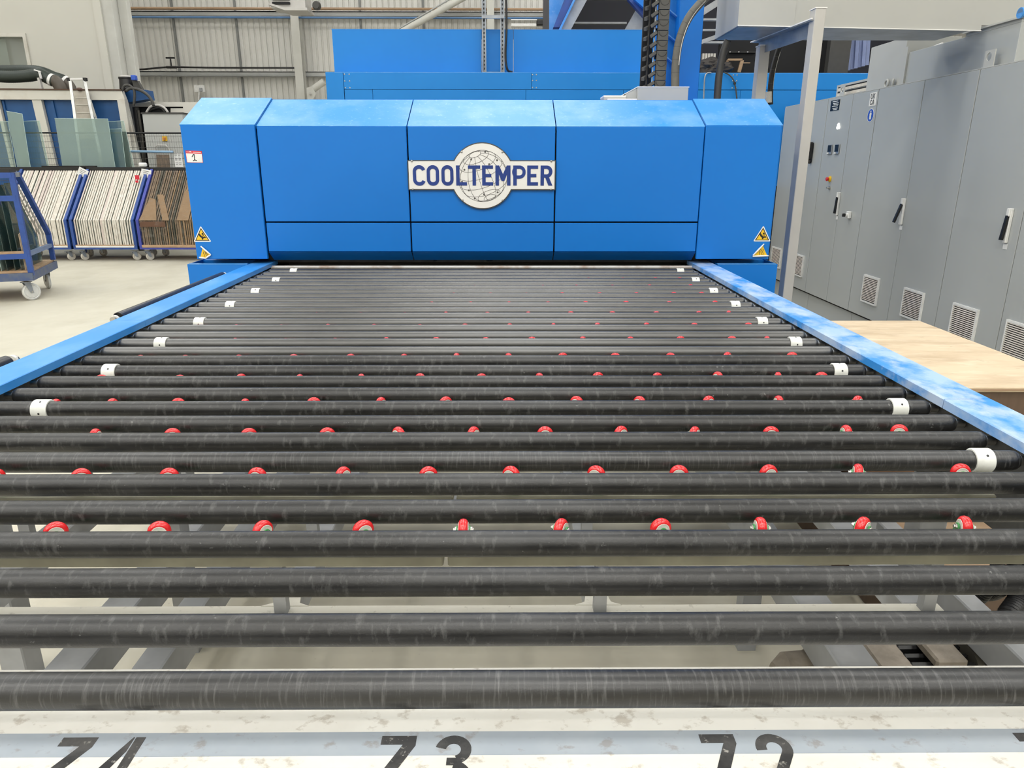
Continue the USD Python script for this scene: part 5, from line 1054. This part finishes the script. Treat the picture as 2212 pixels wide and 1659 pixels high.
obj('cover_knob', box(*[at(p_, 193, y=14.2)[0] for p_ in (164, 174)], 14.2, 14.3, at(170, 196, y=14.2)[2], at(170, 189, y=14.2)[2], 0.02), mat('brown_cap', (0.10, 0.05, 0.035), 0.6, scale=9), sl_)
ld = thing('step_ladder', 'aluminium step ladder standing against the white machine', 'ladder', at(170, 260, y=13.9))
YLd = 13.95
obj('stile', bar(at(151, 171, y=YLd), at(172, 330, y=YLd-0.25), 0.045, 0.03), ALU, ld)
obj('stile', bar(at(182, 171, y=YLd), at(215, 330, y=YLd-0.25), 0.045, 0.03), ALU, ld)
obj('rear_stile', bar(at(194, 215, y=YLd+0.12), at(208, 258, y=YLd+0.1), 0.03, 0.03), ALU, ld)
obj('top_rail', bar(at(149, 171, y=YLd), at(184, 170, y=YLd), 0.05, 0.03), SIGNW, ld)
for a in (149, 184): obj('rubber_cap', box(*np.ravel([[q_-0.028, q_+0.028] for q_ in at(a, 171.5, y=YLd)])), BLACK, ld)
for k_, yy_ in enumerate((262, 290, 318)): obj('ladder_step', bar(at(152+0.132*(yy_-171), yy_, y=YLd-0.1), at(182+0.207*(yy_-171), yy_, y=YLd-0.1), 0.09, 0.02), ALU, ld)
obj('ladder_foot', bar(at(172, 330, y=YLd-0.25), np.array([at(180, 392, y=YLd-0.33)[0], YLd-0.4, 0.01]), 0.045, 0.03), ALU, ld)
obj('ladder_foot', bar(at(215, 330, y=YLd-0.25), np.array([at(228, 392, y=YLd-0.33)[0], YLd-0.4, 0.01]), 0.045, 0.03), ALU, ld)
def duct_hose(pts, r, lb, y):
    P = [at(a, b, y=y) for a, b in pts]
    t = thing('duct_hose', lb, 'hose', P[-1]); Q = spline(P, 10)
    d = np.r_[0, np.cumsum(np.linalg.norm(np.diff(Q, axis=0), axis=1))]; s = np.arange(0, d[-1], 0.02)
    QQ = np.c_[[np.interp(s, d, Q[:, k_]) for k_ in range(3)]].T
    obj('hose', tube(QQ, r*(1+0.035*np.array([0, 1])[np.arange(len(s)) % 2]), 18), HOSEG, t, True)
    e = Q[-1]; obj('elbow', tube(spline([Q[-4], e, e+np.array([0.05, 0, -0.10]), e+np.array([0.06, 0, -0.26])], 5), r*1.05, 18), mat('brown_elbow', (0.085, 0.07, 0.055), 0.5, scale=9), t, True)
    dd = Q[-8]-Q[-10]; obj('hose_clip', lathe([(0, r), (0, r*1.08), (0.05, r*1.08), (0.05, r)], Q[-9], dd, 18), WHITEP, t, 30)
    return t
duct_hose([(-80, 155), (-20, 163), (20, 166), (60, 164), (84, 161), (105, 170), (122, 177)], 0.105, 'thick dark green ribbed duct hose sagging along the machine top', 14.7)
duct_hose([(-80, 149), (0, 152), (60, 152), (90, 155), (118, 166), (136, 172), (146, 180)], 0.095, 'second dark green duct hose behind the thick sagging one', 15.1)
hs = thing('hose_support', 'white strap and grey post holding up the two green duct hoses', 'support', at(88, 180, y=14.6))
obj('support_post', bar(at(84, 168, y=14.56), at(91, 196, y=14.56), 0.06, 0.04), POST, hs)
obj('support_plate', bar(at(85, 155, y=14.55), at(89, 170, y=14.55), 0.06, 0.01), SIGNW, hs)
obj('support_arm', bar(at(74, 151, y=14.58), at(88, 155, y=14.58), 0.03, 0.02), SIGNW, hs)
# the second machine section with motor, cabinet and cables
s2 = thing('machine_end_frame', 'white frame with black opening at the right end of the glass machine', 'machine frame', at(340, 300, y=15.0))
YE = 15.0
op = Polygon([mp(277, 221, YE), mp(430, 221, YE), mp(430, 400, YE), mp(310, 400, YE)]).difference(Polygon([mp(289, 231, YE), mp(398, 231, YE), mp(420, 402, YE), mp(320, 402, YE)]))
obj('frame_surround', ext(op, 'xz', YE-0.06, YE), MACHW, s2)
obj('dark_interior', ext([mp(280, 224, YE), mp(412, 224, YE), mp(425, 400, YE), mp(312, 400, YE)], 'xz', YE+0.02, YE+0.04), BLACKM, s2)
obj('frame_leg', box(at(315, 400, y=YE)[0]-0.05, at(315, 400, y=YE)[0]+0.05, YE-0.05, YE, 0, at(0, 400, y=YE)[2]), MACHW, s2)
obj('inner_plate', ext([mp(370, 234, YE-0.02), mp(398, 234, YE-0.02), mp(398, 245, YE-0.02), mp(370, 245, YE-0.02)], 'xz', YE-0.05, YE-0.02), MACHW, s2)
obj('cable_bundle', tube([at(293, 232, y=YE-0.1), at(303, 300, y=YE-0.1), at(312, 360, y=YE-0.1)], 0.06, 10), HOSEDK, s2, True)
obj('cable_bundle', tube([at(298, 238, y=YE-0.15), at(307, 300, y=YE-0.15), at(308, 350, y=YE-0.15)], 0.03, 8), HOSEGR, s2, True)
cbx = thing('control_cabinet', 'light grey control cabinet with yellow isolator switch behind the mesh fence', 'cabinet', at(350, 300, y=14.3))
YB = 14.3
obj('cabinet_body', ext([mp(307, 245, YB), mp(394, 245, YB), mp(402, 392, YB), mp(326, 392, YB)], 'xz', YB, YB+0.35), CABL, cbx)
obj('cabinet_top', ext([mp(305, 243, YB), mp(396, 243, YB), mp(396, 246, YB), mp(305, 246, YB)], 'xz', YB-0.02, YB+0.37), HOSEDK, cbx)
obj('cabinet_plinth', box(at(328, 392, y=YB)[0], at(398, 392, y=YB)[0], YB+0.02, YB+0.33, 0, at(360, 392, y=YB)[2]), HOSEDK, cbx)
obj('isolator_plate', ext([mp(351, 294, YB), mp(361, 294, YB), mp(362, 305, YB), mp(352, 305, YB)], 'xz', YB-0.02, YB-0.001), YELLOW, cbx)
obj('isolator_knob', ext([mp(354, 297, YB), mp(359, 297, YB), mp(359, 303, YB), mp(354, 303, YB)], 'xz', YB-0.05, YB-0.021), AMBER, cbx)
obj('mesh_door', ext([mp(338, 334, YB), mp(366, 334, YB), mp(368, 362, YB), mp(340, 362, YB)], 'xz', YB-0.012, YB-0.001), HARPB, cbx)
obj('pipe_loop', tube([at(a, b, y=YB-0.06) for a, b in ((335, 362), (334, 320), (339, 314), (358, 314), (366, 322), (369, 362))], 0.012, 8), POST, cbx, True)
cb2 = thing('cable_loop', 'grey and black cables looping over the top of the control cabinet', 'cable', at(345, 240, y=14.6))
obj('cable', tube(spline([at(316, 243, y=14.6), at(325, 231, y=14.6), at(340, 227, y=14.6), at(355, 233, y=14.6), at(363, 243, y=14.6)], 6), 0.022, 8), POST, cb2, True)
obj('cable', tube(spline([at(318, 243, y=14.65), at(326, 237, y=14.65), at(343, 232, y=14.65), at(352, 236, y=14.65), at(357, 243, y=14.65)], 6), 0.035, 8), BLACK, cb2, True)
bb2 = thing('blue_motor_box', 'dark blue box section under the black motor at the machine end', 'box', at(295, 210, y=14.7))
obj('box_body', ext([mp(268, 196, 14.7), mp(320, 195, 14.7), mp(324, 215, 14.7), mp(275, 223, 14.7)], 'xz', 14.62, 14.9), MACHBLUE, bb2)
mo = thing('machine_motor', 'black motor with blue cap standing on the end of the glass machine', 'motor', at(278, 195, y=14.7))
p0, p1 = at(270, 196, y=14.72), at(270, 164, y=14.72)
ca_ = at(277, 196, y=14.72); hgt = p1[2]-p0[2]
obj('motor_body', lathe([(0, 0), (0, 0.11), (0.03, 0.145), (hgt*0.75, 0.13), (hgt*0.78, 0.14), (hgt*0.9, 0.14), (hgt*0.9, 0)], ca_, (0, 0, 1), 20), BLACK, mo, 30)
obj('motor_cap', lathe([(hgt*0.9, 0.13), (hgt, 0.12), (hgt*1.02, 0.10), (hgt*1.02, 0)], ca_, (0, 0, 1), 20), POST, mo, 30)
obj('capacitor_box', box(*[at(p_, 167, y=14.56)[0] for p_ in (284, 295)], 14.52, 14.6, at(0, 173, y=14.56)[2], at(0, 162, y=14.56)[2], 0.01), STBLUE, mo)
obj('capacitor_leg', ext([mp(285, 174, 14.6), mp(296, 174, 14.6), mp(307, 194, 14.6), mp(290, 194, 14.6)], 'xz', 14.6, 14.7), HOSEDK, mo)
for pts, m, r in (([(264, 196), (268, 186), (278, 184), (288, 192), (291, 205), (289, 228)], HOSEDK, 0.024), ([(272, 196), (282, 191), (298, 193), (315, 202), (326, 214), (332, 229)], HOSEDK, 0.028)):
    obj('motor_cable', tube(spline([at(a, b, y=14.42) for a, b in pts], 6), r, 8), m, mo, True)
